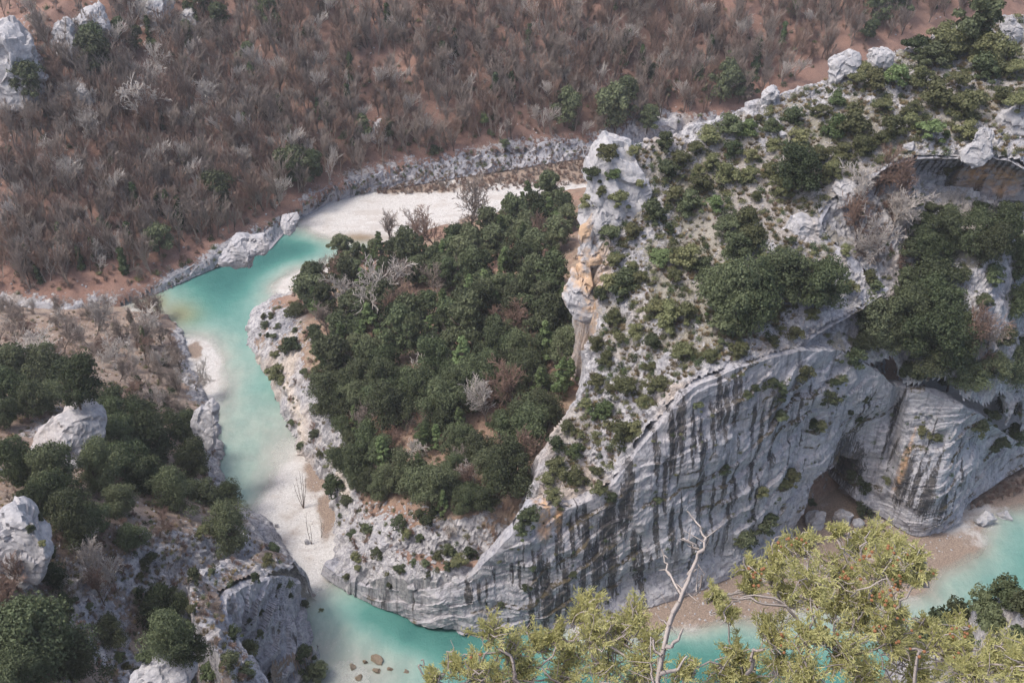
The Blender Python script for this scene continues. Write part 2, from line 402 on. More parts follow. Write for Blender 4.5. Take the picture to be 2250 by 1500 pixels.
def resample(pts, step, sm=2.0):
    P = np.asarray(pts, float); L = np.concatenate([[0], np.cumsum(np.linalg.norm(np.diff(P, axis=0), axis=1))])
    return P, L
def sheet(name, base, top, ds, dt, mat, disp=1.0, recess=None, streaks=(), oranges=(), roll=4.8, smooth=3.0, moss=None, strata=0.5, label=None):
    """a rock face between two lines: rows follow the height, pushed in and out by strata, flutes and caves"""
    B, T = np.asarray(base, float), np.asarray(top, float)
    mid = (B + T) / 2; L = np.concatenate([[0], np.cumsum(np.linalg.norm(np.diff(mid[:, :2], axis=0), axis=1))])
    n = max(int(L[-1] / ds), 4); s = np.linspace(0, L[-1], n)
    def curve(Q):
        c = np.stack([np.interp(s, L, Q[:, k]) for k in range(3)], -1)
        m = max(int(smooth / (s[1] - s[0])), 1); ker = np.hanning(2 * m + 3); ker /= ker.sum()
        return np.stack([np.convolve(np.pad(c[:, k], m + 1, mode='edge'), ker, 'valid') for k in range(3)], -1)
    b, tp = curve(B), curve(T)
    hmax = np.max(tp[:, 2] - b[:, 2]); mrow = max(int(hmax / dt), 6)
    tt = np.linspace(0, 1, mrow)[:, None]
    tan = np.gradient(b[:, :2] + tp[:, :2], axis=0); tan /= np.linalg.norm(tan, axis=1)[:, None] + 1e-9
    nr = np.stack([tan[:, 1], -tan[:, 0]], -1)            # points towards the viewer's side of the line
    X = b[None, :, 0] * (1 - tt) + tp[None, :, 0] * tt; Y = b[None, :, 1] * (1 - tt) + tp[None, :, 1] * tt
    Z = b[None, :, 2] * (1 - tt) + tp[None, :, 2] * tt
    SS = np.broadcast_to(s[None], X.shape)
    u, v = to_px(np.stack([X, Y, Z], -1))
    wob = fbm(X, Y, Z, 14, 3) * 3
    q = Z - 0.42 * SS + wob                               # tilted beds
    bed = np.abs((q / 6.5) % 1.0 - 0.5) * 2
    saw = (q / 6.5) % 1.0; led = (saw ** 1.5 - 0.4) * 2.4 * (0.35 + sstep(-.4, .5, fbm(SS, q, q * 0, 18, 2)))
    flute = fbm(SS * 1.0, Z * 0.10, X * 0, 2.6, 3, 0.6)
    D = 1.9 * fbm(X, Y, Z, 16, 3, 0.55) + strata * led * 1.6 + 0.22 * flute + 0.4 * fbm(X, Y, Z, 3.0, 4, 0.62)
    sw = SS + wob * .8 + fbm(X, Y, Z, 2.5, 2) * .5
    D = D + min(strata, .35) * 2.9 * (0.85 * blocks(sw, q, q * 0, 6.5, 3.25, 9) + 0.42 * blocks(sw + q * .3, q + .4 * flute, q * 0, 2.6, 1.6, 9, 7))
    edge = np.minimum(sstep(0, 0.05, np.broadcast_to(tt, X.shape)), 1)
    D = D * disp * (0.25 + 0.75 * edge) * np.clip((tp[:, 2] - b[:, 2]) / 14, 0.3, 1)[None]
    D = D * (1 - 0.6 * sstep(0.85, 1.0, np.broadcast_to(tt, X.shape)))
    if recess is not None: D = D - recess(u, v, X, Y, Z, np.broadcast_to(tt, X.shape))
    V = np.stack([X + nr[None, :, 0] * D, Y + nr[None, :, 1] * D, Z + 0.25 * fbm(X, Y, Z, 2.2, 2)], -1)
    # roll the rim back over the ground behind it
    k = 7; rows = [V]
    for i in range(1, k + 1):
        f = i / k; r = V[-1].copy(); r[:, :2] -= nr * roll * f; r[:, 2] += 0.3 * math.sin(f * 2.2) - 1.6 * f ** 3 + 0.4 * fbm(r[:, 0], r[:, 1], r[:, 2], 1.5, 2); rows.append(r[None])
    V = np.concatenate(rows, 0); nrow, ncol = V.shape[:2]
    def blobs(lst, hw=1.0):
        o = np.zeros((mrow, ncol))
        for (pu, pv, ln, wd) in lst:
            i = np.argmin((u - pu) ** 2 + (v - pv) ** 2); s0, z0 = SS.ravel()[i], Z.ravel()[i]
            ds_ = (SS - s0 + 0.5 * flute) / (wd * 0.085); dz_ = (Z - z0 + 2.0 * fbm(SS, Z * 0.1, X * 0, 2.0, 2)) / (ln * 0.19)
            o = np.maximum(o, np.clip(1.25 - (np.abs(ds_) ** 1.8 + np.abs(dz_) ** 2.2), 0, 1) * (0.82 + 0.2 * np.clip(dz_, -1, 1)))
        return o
    pad = lambda A: np.concatenate([A, np.repeat(A[-1:], k, 0)], 0)
    me = mesh_np(name, V.reshape(-1, 3), grid_faces(nrow, ncol), False)
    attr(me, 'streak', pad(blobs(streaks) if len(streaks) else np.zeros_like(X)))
    attr(me, 'orange', pad(blobs(oranges) if len(oranges) else np.zeros_like(X)))
    attr(me, 'moss', pad(sstep(0.62, 0.95, bed) * sstep(-0.1, 0.5, fbm(X, Y, Z, 9, 2)) * 0.9))
    attr(me, 'rock', np.ones(nrow * ncol)); attr(me, 'pale', np.zeros(nrow * ncol))
    return structure(obj(name, me, mat))

cave_px = [(1742, 1190), (1752, 1130), (1775, 1080), (1800, 1035), (1850, 1012), (1905, 1028), (1898, 1070), (1885, 1110), (1905, 1150), (1800, 1200)]
def main_recess(u, v, X, Y, Z, t):
    d = -sdf(u, v, cave_px)
    r = 20 * sstep(0, 20, d)
    # overhung bands: hollow under the two tilted roofs and the toe undercut by the river
    r = r + 2.2 * np.exp(-((v - (1330 - 0.42 * (u - 1330))) / 26) ** 2) * sstep(1240, 1330, u) * (1 - sstep(1560, 1640, u))
    r = r + 1.6 * (1 - sstep(0.0, 0.10, t)) * (1 - sstep(1180, 1300, u))
    r = r + 3.5 * np.exp(-((u - (1975 - 0.12 * (v - 850))) / 12) ** 2) * sstep(840, 880, v) * (1 - sstep(1010, 1060, v))
    r = r - 3.0 * np.exp(-(((u - 2040) / 75) ** 2)) * (1 - sstep(0.6, 1.0, t))
    r = r + 2.6 * sstep(900, 1000, v) * np.exp(-((u - 1900) / 60) ** 2)
    return r
st = [(1840, 1060, 90, 95), (1800, 1095, 70, 60), (1880, 1065, 60, 50), (1345, 1190, 90, 30), (1385, 1085, 60, 22), (1375, 1120, 60, 26), (1330, 1180, 70, 22), (1290, 1200, 60, 18), (1262, 1190, 50, 10), (1232, 1180, 60, 14), (1222, 1220, 40, 10),  # large cave blobs: mineral stain plus the cave's shade painted into the wall colour
      (1200, 1330, 90, 22), (1180, 1300, 60, 12), (1165, 1370, 60, 14), (1190, 1260, 40, 10), (1125, 1265, 30, 8), (1140, 1275, 30, 8), (1030, 1305, 36, 18), (1055, 1298, 24, 8), (910, 1330, 24, 8), (845, 1330, 18, 10), (817, 1322, 16, 8),
      (1310, 1250, 60, 26), (1350, 1270, 60, 24), (1400, 1230, 60, 20), (1280, 1290, 50, 16), (1240, 1300, 60, 16), (1225, 1350, 60, 12), (1150, 1215, 30, 6), (1175, 1235, 26, 7),
      (1440, 1010, 70, 12), (1470, 980, 60, 12), (1488, 950, 60, 14), (1500, 905, 40, 10), (1460, 1060, 60, 10), (1520, 940, 40, 9), (1535, 985, 60, 10), (1560, 930, 50, 12), (1575, 880, 60, 12), (1588, 910, 60, 12), (1610, 885, 50, 12), (1620, 860, 30, 8),
      (1650, 930, 40, 8), (1665, 960, 50, 9), (1540, 1100, 60, 9), (1570, 1120, 60, 9), (1590, 1060, 60, 10), (1615, 1070, 60, 9), (1600, 1150, 70, 9), (1650, 1050, 50, 10), (1655, 1130, 70, 9), (1500, 1150, 60, 9), (1475, 1170, 60, 12), (1440, 1180, 60, 14), (1415, 1280, 50, 12), (1520, 1230, 50, 10), (1550, 1215, 40, 8), (1580, 1210, 40, 7),
      (1700, 960, 50, 8), (1760, 900, 40, 8), (1690, 900, 40, 10), (1735, 1000, 50, 6), (1860, 1010, 60, 7), (1890, 920, 60, 7), (1900, 960, 50, 8), (1960, 960, 60, 6), (1985, 1060, 70, 24), (2010, 1060, 50, 14), (2030, 1080, 60, 20), (2050, 1100, 40, 16), (1960, 1010, 40, 8), (2100, 1040, 30, 8), (2060, 1010, 40, 6), (2110, 990, 30, 6), (1975, 900, 60, 5)]
_r = random.Random(5)
for _ in range(70):
    uu = _r.uniform(1060, 2080); lo = np.interp(uu, [1060, 1500, 1740, 2080], [1390, 1300, 1010, 1130]); hi = np.interp(uu, [1060, 1180, 1400, 1510, 1950], [1290, 1130, 1010, 870, 840])
    st.append((uu, _r.uniform(hi + 10, lo), _r.uniform(10, 34), _r.uniform(3.0, 6)))
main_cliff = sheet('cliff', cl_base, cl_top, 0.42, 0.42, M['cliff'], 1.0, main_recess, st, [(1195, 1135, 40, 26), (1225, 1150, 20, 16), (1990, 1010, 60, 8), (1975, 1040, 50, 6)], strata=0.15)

# --- ridge top
rim1 = [at_y(u, v, y) for u, v, y in ((1755, 770, 218), (1790, 738, 220), (1850, 705, 224), (1900, 676, 228), (1955, 634, 234))]
gul = [at_y(u, v, y) for u, v, y in ((1900, 600, 236), (1885, 572, 238), (1835, 540, 240), (1800, 500, 244), (1825, 450, 249))]
rim2 = [at_y(u, v, y) for u, v, y in ((1860, 428, 251), (1915, 392, 254), (1960, 362, 257), (2030, 350, 258), (2100, 348, 258), (2160, 345, 258), (2205, 352, 257), (2260, 372, 255), (2420, 400, 252))]
crest = [at_y(u, v, y) for u, v, y in ((1072, 1235, 190), (1110, 1188, 192), (1172, 1112, 196), (1180, 1060, 200), (1183, 1000, 205), (1225, 940, 210), (1270, 880, 215), (1285, 830, 219), (1292, 770, 224), (1308, 705, 231),
         (1318, 640, 238), (1312, 560, 243), (1300, 490, 248), (1305, 420, 255), (1335, 345, 261), (1400, 318, 266), (1480, 300, 270), (1560, 262, 275), (1660, 222, 280), (1760, 190, 284), (1850, 160, 288), (1950, 120, 294), (2050, 72, 300), (2150, 38, 305), (2250, 30, 308), (2420, 15, 312))]
ridge_in = [at_y(u, v, y) for u, v, y in ((1400, 900, 207), (1450, 780, 216), (1420, 600, 235), (1550, 600, 233), (1700, 600, 231), (1800, 620, 230), (1500, 450, 252), (1650, 450, 250), (1750, 350, 262), (1900, 250, 272), (2050, 200, 279), (2200, 180, 283), (1600, 330, 265))]
top_pts = cl_top[5:14]
ridge_s = Surf(np.array(top_pts + rim1[1:] + gul + rim2 + crest + ridge_in), smooth=0.02)
ridge_poly = np.array([p[:2] for p in crest[:1]] + [p[:2] for p in cl_top[5:14]] + [p[:2] for p in rim1[1:]] + [p[:2] for p in gul] + [p[:2] for p in rim2] + [p[:2] for p in crest[::-1][:-1]])
front_line = cl_top[4:14] + rim1[1:] + gul + rim2
def ridge_h(X, Y):
    d = sdf(X, Y, ridge_poly); z = ridge_s(X, Y)
    z = np.clip(z, 8, 135) + 0.9 * fbm(X, Y, X * 0, 12, 3)
    o = np.clip(d, 0, None)
    return z - o * 11
def ridge_keep(X, Y, Z):
    d = sdf(X, Y, ridge_poly); fd = line_dist(X, Y, front_line); cd = line_dist(X, Y, crest)
    return ((d < -0.6) | (cd <= fd + 0.2)) & (Z > -2) & (X < 175)
flake_line = [at_y(u, v, y) for u, v, y in ((1308, 705, 231), (1318, 640, 238), (1312, 560, 243), (1300, 490, 248))]
def ridge_attr(X, Y, Z):
    gy, gx = np.gradient(Z, 0.45); sl = np.hypot(gx, gy)
    n = fbm(X, Y, Z, 13, 4, 0.55)
    rk = 0.42 + 0.45 * n + 0.5 * sstep(0.6, 1.6, sl)
    rk = rk + 0.55 * np.exp(-(line_dist(X, Y, front_line[:14]) / 7) ** 2) + 0.10 * np.exp(-(line_dist(X, Y, crest) / 5) ** 2)
    return {'rock': np.clip(rk, 0, 1.3), 'orange': np.exp(-(line_dist(X, Y, flake_line) / 4) ** 2) * 0.8 * (sl > 1.5)}
heightfield('ridge', (-20, 176, 180, 380), 0.45, ridge_h, ridge_keep, M['ridge'], 1.0, ridge_attr, True)

# --- wooded terrace under the overhangs
ter_pts = cl_top[13:] + [at_y(u, v, y) for u, v, y in ((1800, 800, 221), (1860, 740, 229), (1930, 690, 236), (1960, 760, 229), (2060, 760, 230), (2200, 800, 232), (2300, 830, 234), (1960, 640, 240), (2060, 660, 239), (2200, 660, 240), (1960, 560, 246), (2100, 560, 247),
            (2230, 540, 251), (1880, 520, 247), (1840, 480, 249), (1900, 440, 254), (2000, 430, 260), (2100, 480, 258), (2180, 480, 259), (2260, 470, 260), (2400, 500, 258), (1900, 610, 240), (1870, 570, 242))]
ter_s = Surf(np.array(ter_pts), smooth=0.05)
ter_poly = np.array([p[:2] for p in cl_top[13:]] + [(190, 262), (190, 268)] + [tuple(p[:2] + np.array((0, 7))) for p in rim2[::-1]] + [tuple(p[:2] + np.array((-2, 4))) for p in gul[::-1]] + [tuple(p[:2] + np.array((-2, 6))) for p in rim1[::-1]])
def ter_attr(X, Y, Z):
    gy, gx = np.gradient(Z, 0.5); sl = np.hypot(gx, gy)
    return {'rock': np.clip(0.32 + 0.5 * fbm(X, Y, Z, 10, 4) + 0.75 * sstep(0.7, 1.5, sl), 0, 1.2)}
heightfield('terrace', (55, 188, 205, 275), 0.5, lambda X, Y: ter_s(X, Y) + 0.6 * fbm(X, Y, X * 0, 8, 3), lambda X, Y, Z: (sdf(X, Y, ter_poly) < -0.5) & (Z > 5), M['ridge'], 0.9, ter_attr, True)
# faces hanging between ridge and terrace
ob = lambda pts, dz, back: [np.array((p[0], p[1] + back, p[2] - dz)) for p in pts]
sheet('overhang', ob(rim1, 11, 4.5), rim1, 0.4, 0.4, M['cliff'], 0.35, lambda u, v, X, Y, Z, t: 3.0 * np.sin(np.clip(t, 0, 1) * math.pi) ** 0.7, roll=3.2, strata=0.2)
sheet('gully_side', ob(gul, 7, 1), gul, 0.5, 0.5, M['cliff'], 0.5, None, roll=3.2)
arch_st = [(u, 372 + abs(u - 2060) * 0.06, 26, 6) for u in range(1945, 2250, 14)] + [(2095, 420, 50, 26), (2150, 430, 30, 14), (2200, 430, 20, 12)]
sheet('overhang.001', ob(rim2, 17, 6.5), rim2, 0.4, 0.4, M['cliff'], 0.45, lambda u, v, X, Y, Z, t: 4.0 * np.sin(np.clip(t, 0, 1) * math.pi) ** 0.7, arch_st, [(2150, 405, 30, 60), (2210, 410, 30, 60)], roll=3.6, strata=0.3)

# --- peninsula inside the bend
pen_px = [(600, 652, .6), (560, 682, 2), (546, 722, 2), (562, 775, 1.5), (605, 850, 1.5), (640, 930, 1.5), (665, 985, 1.2), (720, 1060, 1.5), (735, 1120, 2), (740, 1180, 2), (736, 1255, 2.5), (800, 1290, 4.5), (900, 1301, 12), (985, 1290, 16), (1045, 1262, 21),
          (620, 720, 9), (640, 770, 11), (660, 840, 11), (690, 900, 11), (720, 980, 9), (750, 1060, 7), (790, 1140, 9), (780, 1220, 8), (850, 1230, 14), (850, 1130, 16), (930, 1200, 21), (960, 1100, 25), (1050, 1100, 28), (1000, 1000, 28), (1100, 950, 30), (880, 1000, 23), (800, 900, 22), (950, 850, 30), (1150, 850, 33),
          (720, 780, 18), (800, 760, 22), (720, 680, 14), (690, 620, 4), (720, 600, 1), (760, 565, 1), (850, 540, 2.5), (830, 600, 11), (850, 680, 20), (950, 580, 15), (980, 680, 24), (1100, 700, 30), (1200, 780, 33), (1100, 560, 20), (1050, 500, 8), (950, 520, 4), (1150, 455, 4), (1200, 500, 18), (1260, 450, 20), (1250, 600, 33), (1300, 420, 14), (1400, 400, 12), (1300, 520, 30), (1300, 700, 38), (1400, 500, 28)]
pen_s = Surf(np.array([at_z(*p) for p in pen_px]), smooth=0.05)
pen_out = [at_z(u, v, 0.5)[:2] for u, v in ((1260, 430), (1170, 440), (1080, 460), (990, 490), (900, 520), (840, 545), (765, 565), (715, 605), (640, 630), (600, 655), (562, 680), (545, 722), (560, 775), (600, 850), (637, 930), (665, 990), (715, 1060), (735, 1120), (738, 1180), (734, 1258))] + [p[:2] + np.array((0, .6)) for p in cl_top[1:8]] + [np.array((70, 215)), np.array((120, 260)), np.array((160, 330)), np.array((160, 430))]
def pen_h(X, Y):
    d = sdf(X, Y, pen_out); z = pen_s(X, Y); z = np.clip(z, 0.6, 45) + 0.7 * fbm(X, Y, X * 0, 11, 3)
    edge = sstep(0, 5, -d)
    z = np.minimum(z, 1.2 + np.clip(-d, 0, None) * 1.9 + 14 * sstep(-8, -3, -line_dist(X, Y, cl_top[1:8])) )
    return np.where(d > 0, np.minimum(z, 1.2) - d * 2.5, z)
path = [at_z(u, v, 11) for u, v in ((668, 705), (640, 735), (645, 780), (632, 810), (640, 850), (658, 880), (668, 930))]
path2 = [at_z(u, v, 8) for u, v in ((745, 1035), (757, 1060), (765, 1090))]
rim_line = pen_out[9:22]
def pen_attr(X, Y, Z):
    u, v = to_px(np.stack([X, Y, Z], -1)); gy, gx = np.gradient(Z, 0.5); sl = np.hypot(gx, gy)
    rk = -0.15 + 0.35 * fbm(X, Y, Z, 10, 4) + 0.6 * sstep(0.9, 1.8, sl)
    rk += 0.95 * np.exp(-(line_dist(X, Y, rim_line) / 7.5) ** 2)
    for cu, cv, ru, rv in ((870, 1180, 130, 90), (770, 790, 30, 60), (930, 1290, 140, 40), (640, 700, 60, 60), (660, 880, 50, 60), (760, 1240, 50, 60)):
        rk += 0.75 * np.exp(-(((u - cu) / ru) ** 2 + ((v - cv) / rv) ** 2))
    pl = np.exp(-(line_dist(X, Y, path) / 1.1) ** 2) + np.exp(-(line_dist(X, Y, path2) / 0.9) ** 2)
    pl += 0.8 * np.exp(-(((u - 655) / 45) ** 2 + ((v - 625) / 22) ** 2))
    return {'rock': np.clip(rk, 0, 1.3), 'pale': np.clip(pl, 0, 1)}
heightfield('peninsula', (-115, 150, 184, 425), 0.56, pen_h, lambda X, Y, Z: (Z > -1.5), M['pen'], 0.9, pen_attr, True)

# --- far wooded slope and the rock ledge along its foot
far_px = [(-350, 690, 3), (-150, 675, 3), (0, 662, 3), (150, 668, 2), (260, 655, 3), (345, 626, 3), (400, 597, 4), (470, 560, 5), (560, 510, 6), (640, 460, 7), (720, 412, 9), (800, 384, 9), (950, 345, 10), (1150, 318, 10), (1300, 300, 9), (1450, 270, 11), (1570, 255, 12), (1750, 260, 10), (2300, 240, 12), (2800, 220, 12)]
far_edge = [at_z(*p) for p in far_px]
far_base = [at_z(u, v, z) for u, v, z in ((-350, 700, 1), (-150, 690, 1), (0, 680, .6), (150, 682, .3), (260, 668, .3), (345, 645, .3), (420, 612, .3), (500, 578, .3), (595, 548, .3), (645, 490, .5), (725, 447, 1), (800, 425, 1.3), (950, 400, 1.6), (1150, 368, 2), (1300, 345, 2), (1450, 312, 2), (1570, 300, 2), (1750, 300, 2), (2300, 285, 2), (2800, 270, 2))]
far_poly = np.array([p[:2] for p in far_edge] + [(700, 1000), (-700, 1000)])
fz = np.array([p[2] for p in far_edge]); fx = np.array([p[0] for p in far_edge])
def far_h(X, Y):
    d = -sdf(X, Y, far_poly); z0 = np.interp(X, fx, fz)
    k = 0.70 + 0.10 * np.sin(X * 0.013 + 1.0)
    z = z0 + k * np.clip(d, 0, None) + np.clip(d, 0, 30) / 30 * (5.0 * fbm(X, Y, X * 0, 60, 3) + 1.4 * fbm(X, Y, X * 0, 14, 3))
    return np.where(d < 0, z0 + d * 3, z)
def far_attr(X, Y, Z):
    u, v = to_px(np.stack([X, Y, Z], -1))
    rk = -0.22 + 0.32 * fbm(X, Y, Z, 16, 4) + 0.8 * np.exp(-(line_dist(X, Y, far_edge) / 5) ** 2)
    for cu, cv, ru, rv in ((60, 120, 90, 90), (210, 60, 60, 60), (340, 40, 60, 45), (160, 200, 60, 40), (840, 290, 30, 20), (1440, 260, 60, 40)):
        rk += 0.75 * np.exp(-(((u - cu) / ru) ** 2 + ((v - cv) / rv) ** 2))
    return {'rock': np.clip(rk, 0, 1.2)}
heightfield('hillside', (-330, 330, 240, 730), 1.3, far_h, lambda X, Y, Z: sdf(X, Y, far_poly) < 1.5, M['far'], 1.0, far_attr)
sheet('rock_ledge', far_base, far_edge, 0.6, 0.5, M['cliff'], 0.75, lambda u, v, X, Y, Z, t: 3.5 * np.exp(-(((u - 1140) / 45) ** 2 + ((v - 338) / 9) ** 2)), [(u, np.interp(u, [650, 1300], [455, 335]), 12, 7) for u in (700, 742, 800, 850, 905, 950, 1000, 1060, 1125, 1180, 1230, 1280)], roll=3.0, strata=0.9)

# --- left bank
left_px = [(380, 718, 1), (395, 745, 1.5), (405, 790, 2), (440, 860, 2.5), (468, 905, 2.5), (476, 950, 2.5), (480, 1020, 2), (498, 1085, 3), (560, 1140, 5), (610, 1190, 8), (640, 1250, 17), (600, 1262, 28), (560, 1200, 24), (530, 1150, 18), (340, 680, 1.5), (250, 690, 2), (100, 690, 4), (0, 690, 5), (-150, 700, 7),
           (300, 800, 9), (330, 880, 14), (100, 780, 12), (0, 800, 20), (-150, 800, 22), (200, 850, 19), (400, 900, 9), (430, 980, 9), (380, 1000, 17), (440, 1080, 15), (150, 960, 36), (0, 900, 34), (0, 1000, 45), (-150, 950, 45), (300, 1100, 38), (480, 1150, 26), (200, 1080, 45), (420, 1200, 37), (500, 1270, 37), (300, 1220, 50), (100, 1200, 60), (-100, 1150, 62), (200, 1320, 60),
           (490, 1300, 38), (500, 1370, 40), (545, 1440, 36), (565, 1510, 33), (450, 1420, 47), (350, 1420, 58), (250, 1420, 65), (100, 1400, 74), (0, 1450, 84), (-150, 1400, 84), (300, 1500, 69), (430, 1500, 55), (100, 1550, 88), (300, 1650, 80), (450, 1650, 60), (-150, 1600, 100), (520, 1600, 45)]
left_s = Surf(np.array([at_z(*p) for p in left_px]), smooth=0.05)
left_rim = [at_z(u, v, z) for u, v, z in ((655, 1275, 14), (640, 1262, 20), (600, 1270, 28), (545, 1280, 33), (492, 1300, 38), (505, 1375, 39), (548, 1445, 35), (568, 1510, 32), (600, 1640, 34))]
left_out = [at_z(u, v, 0.5)[:2] for u, v in ((-400, 690), (0, 686), (150, 690), (260, 680), (345, 668), (382, 712), (398, 740), (415, 800), (452, 880), (472, 905), (474, 960), (484, 1000), (480, 1040), (500, 1090), (530, 1112), (565, 1135), (612, 1182), (625, 1225), (660, 1270))] + [p[:2] for p in left_rim] + [np.array((-20, 118)), np.array((-20, 60)), np.array((-300, 60)), np.array((-400, 250))]
def left_h(X, Y):
    d = sdf(X, Y, left_out); z = np.clip(left_s(X, Y), 0.8, 130) + 0.7 * fbm(X, Y, X * 0, 10, 3)
    dd = np.clip(-d, 0, None); rd = line_dist(X, Y, left_rim)
    z = np.minimum(z, 1.5 + dd * 1.6 + 60 * (1 - sstep(3, 10, rd)))
    return np.where(d > 0, np.minimum(z, 1.5 + 60 * (1 - sstep(3, 10, rd))) - d * 3.0, z)
def left_attr(X, Y, Z):
    u, v = to_px(np.stack([X, Y, Z], -1)); gy, gx = np.gradient(Z, 0.5); sl = np.hypot(gx, gy)
    rk = -0.02 + 0.45 * fbm(X, Y, Z, 9, 4) + 0.5 * sstep(0.9, 1.8, sl) + 0.6 * np.exp(-(line_dist(X, Y, left_out[6:19]) / 4) ** 2)
    for cu, cv, ru, rv in ((140, 955, 100, 50), (50, 1210, 70, 60), (440, 1210, 110, 60), (600, 1270, 120, 40), (440, 820, 50, 90), (360, 1480, 90, 40), (220, 1360, 60, 30), (470, 1400, 50, 40)):
        rk += 0.75 * np.exp(-(((u - cu) / ru) ** 2 + ((v - cv) / rv) ** 2))
    return {'rock': np.clip(rk, 0, 1.3)}
heightfield('left_bank', (-215, -18, 90, 330), 0.56, left_h, lambda X, Y, Z: (Z > -1.5) & ((sdf(X, Y, left_out) < -0.8) | (line_dist(X, Y, left_rim) > 6)), M['left'], 0.9, left_attr, True)
lb_base = [at_z(u, v, 0) for u, v in ((668, 1278), (700, 1335), (706, 1375))] 
lb_base = [np.array((p[0] + dx, p[1] + dy, -0.5)) for p, dx, dy in zip(left_rim, (1.0, 5, 4.5, 1, -3, 1, 2, 3, 3), (-3, -6, -8, -9.5, -4, 1, 1.5, 1, 1))]
sheet('cliff.001', lb_base[::-1], left_rim[::-1], 0.35, 0.35, M['cliff'], 0.9, None, [(620, 1330, 20, 8), (650, 1420, 20, 7)], roll=3.5, strata=0.35, smooth=9.0)

# --- wall below the viewpoint, its ledge and the spur at lower right
def near_h(X, Y):
    z = 216.6 - 1.50 * np.clip(Y - 2.4, 0, None) - 3.0 * sstep(2.3, 3.2, Y) + np.clip(Y - 6, 0, 6) / 6 * 1.2 * fbm(X, Y, X * 0, 9, 3) + 1.9 * (1 - sstep(0.7, 1.2, Y))
    return z
heightfield('viewpoint_slope', (-60, 110, -12, 150), 1.5, near_h, None, M['ridge'], 0.0, lambda X, Y, Z: {'rock': 0.7 + 0 * X})
spur_px = [(2010, 1440, 128), (2060, 1400, 132), (2130, 1370, 137), (2200, 1330, 141), (2250, 1300, 144), (2350, 1250, 150), (2500, 1180, 158), (2150, 1450, 138), (2250, 1400, 146), (2350, 1350, 152), (2250, 1500, 149), (2100, 1520, 136), (2350, 1480, 156), (2500, 1400, 165), (2000, 1520, 126)]
spur_s = Surf(np.array([at_z(*p) for p in spur_px]), smooth=0.05)
spur_poly = np.array([at_z(u, v, z)[:2] for u, v, z in ((1960, 1480, 122), (2010, 1438, 128), (2060, 1398, 132), (2130, 1366, 137), (2200, 1326, 141), (2260, 1290, 145), (2350, 1245, 150), (2500, 1170, 158), (2700, 1300, 170), (2700, 1700, 175), (2000, 1800, 140))])
def spur_h(X, Y):
    d = sdf(X, Y, spur_poly); return spur_s(X, Y) + 0.6 * fbm(X, Y, X * 0, 5, 3) - np.clip(d, 0, None) * 4
heightfield('spur', (10, 95, 20, 95), 0.35, spur_h, lambda X, Y, Z: (sdf(X, Y, spur_poly) < 22), M['ridge'], 0.7, lambda X, Y, Z: {'rock': np.clip(0.55 + 0.5 * fbm(X, Y, Z, 6, 3), 0, 1.2)})

# --- river bed with its gravel bars, and the water
dp = [(600, 550, 2.2), (680, 540, 1.7), (560, 580, 2.2), (500, 620, 2.2), (450, 670, 1.5), (420, 700, 1.2), (540, 640, 1.5), (520, 700, 1.2), (540, 760, 1.05), (560, 830, .9), (590, 850, 1.1), (505, 800, .55), (530, 900, .7), (540, 980, .6), (535, 1080, .85), (510, 1050, .8), (600, 950, .4), (625, 1000, .12),
      (600, 625, .18), (645, 590, .4), (720, 550, .75), (780, 548, .6), (825, 540, .25), (370, 670, .5), (400, 690, .6), (345, 660, .5), (270, 668, .1), (200, 680, -.6), (100, 690, -.8), (640, 555, 1.9), (700, 520, .25), (760, 528, .15), (640, 510, .8), (560, 650, .9), (500, 740, .7), (480, 880, .2), (490, 960, .5),
      (900, 470, -.8), (750, 490, -.6), (1100, 440, -1), (640, 632, -.3), (690, 602, -.3), (640, 1080, -.5), (580, 1115, -.05), (680, 1150, -.6), (640, 1200, -.12), (700, 1225, -.4), (690, 1280, -.02), (465, 800, -.35), (430, 770, -.6), (484, 840, -.02), (1200, 410, -1.4), (1000, 405, -1.5), (820, 430, -1.3), (720, 460, -1),
      (740, 1330, .9), (800, 1350, 1.5), (900, 1395, 2.0), (1000, 1412, 1.9), (760, 1380, .6), (740, 1440, .35), (820, 1420, .6), (900, 1450, .7), (800, 1480, .22), (720, 1490, .3), (1100, 1430, 1.5), (1300, 1440, 1.2), (1500, 1420, 1.5), (1600, 1400, 1.1), (1520, 1385, .2), (1400, 1392, .1), (1300, 1380, -.4), (1500, 1345, -.7), (1650, 1300, -.8),
      (1900, 1250, -.7), (2000, 1285, -.4), (2010, 1335, .6), (2100, 1275, .7), (2235, 1170, 1.1), (2200, 1215, .9), (2150, 1195, -.05), (2100, 1180, -.6), (2250, 1085, -.3), (1800, 1380, .9), (1900, 1355, .5), (2000, 1420, 1), (1700, 1370, .3), (2300, 1060, .3), (660, 1240, .02), (1150, 1405, 1.4), (1240, 1400, .6)]
dep_s = Surf(np.array([at_z(u, v, 0) * np.array((1, 1, 0)) + np.array((0, 0, d)) for u, v, d in dp]), 'lin', 0.0)
def bed_h(X, Y):
    d = dep_s(X, Y)
    return np.where(d > 0, -d, -d * 0.8) + 0.06 * fbm(X, Y, X * 0, 4, 3) + 0.03 * fbm(X, Y, X * 0, 1.2, 2)
bx = (-240, 250, 140, 500); cs = 1.25
X, Y = np.meshgrid(np.arange(bx[0], bx[1], cs), np.arange(bx[2], bx[3], cs)); Z = bed_h(X, Y)
u, v = to_px(np.stack([X, Y, Z * 0], -1))
br = np.zeros_like(X)
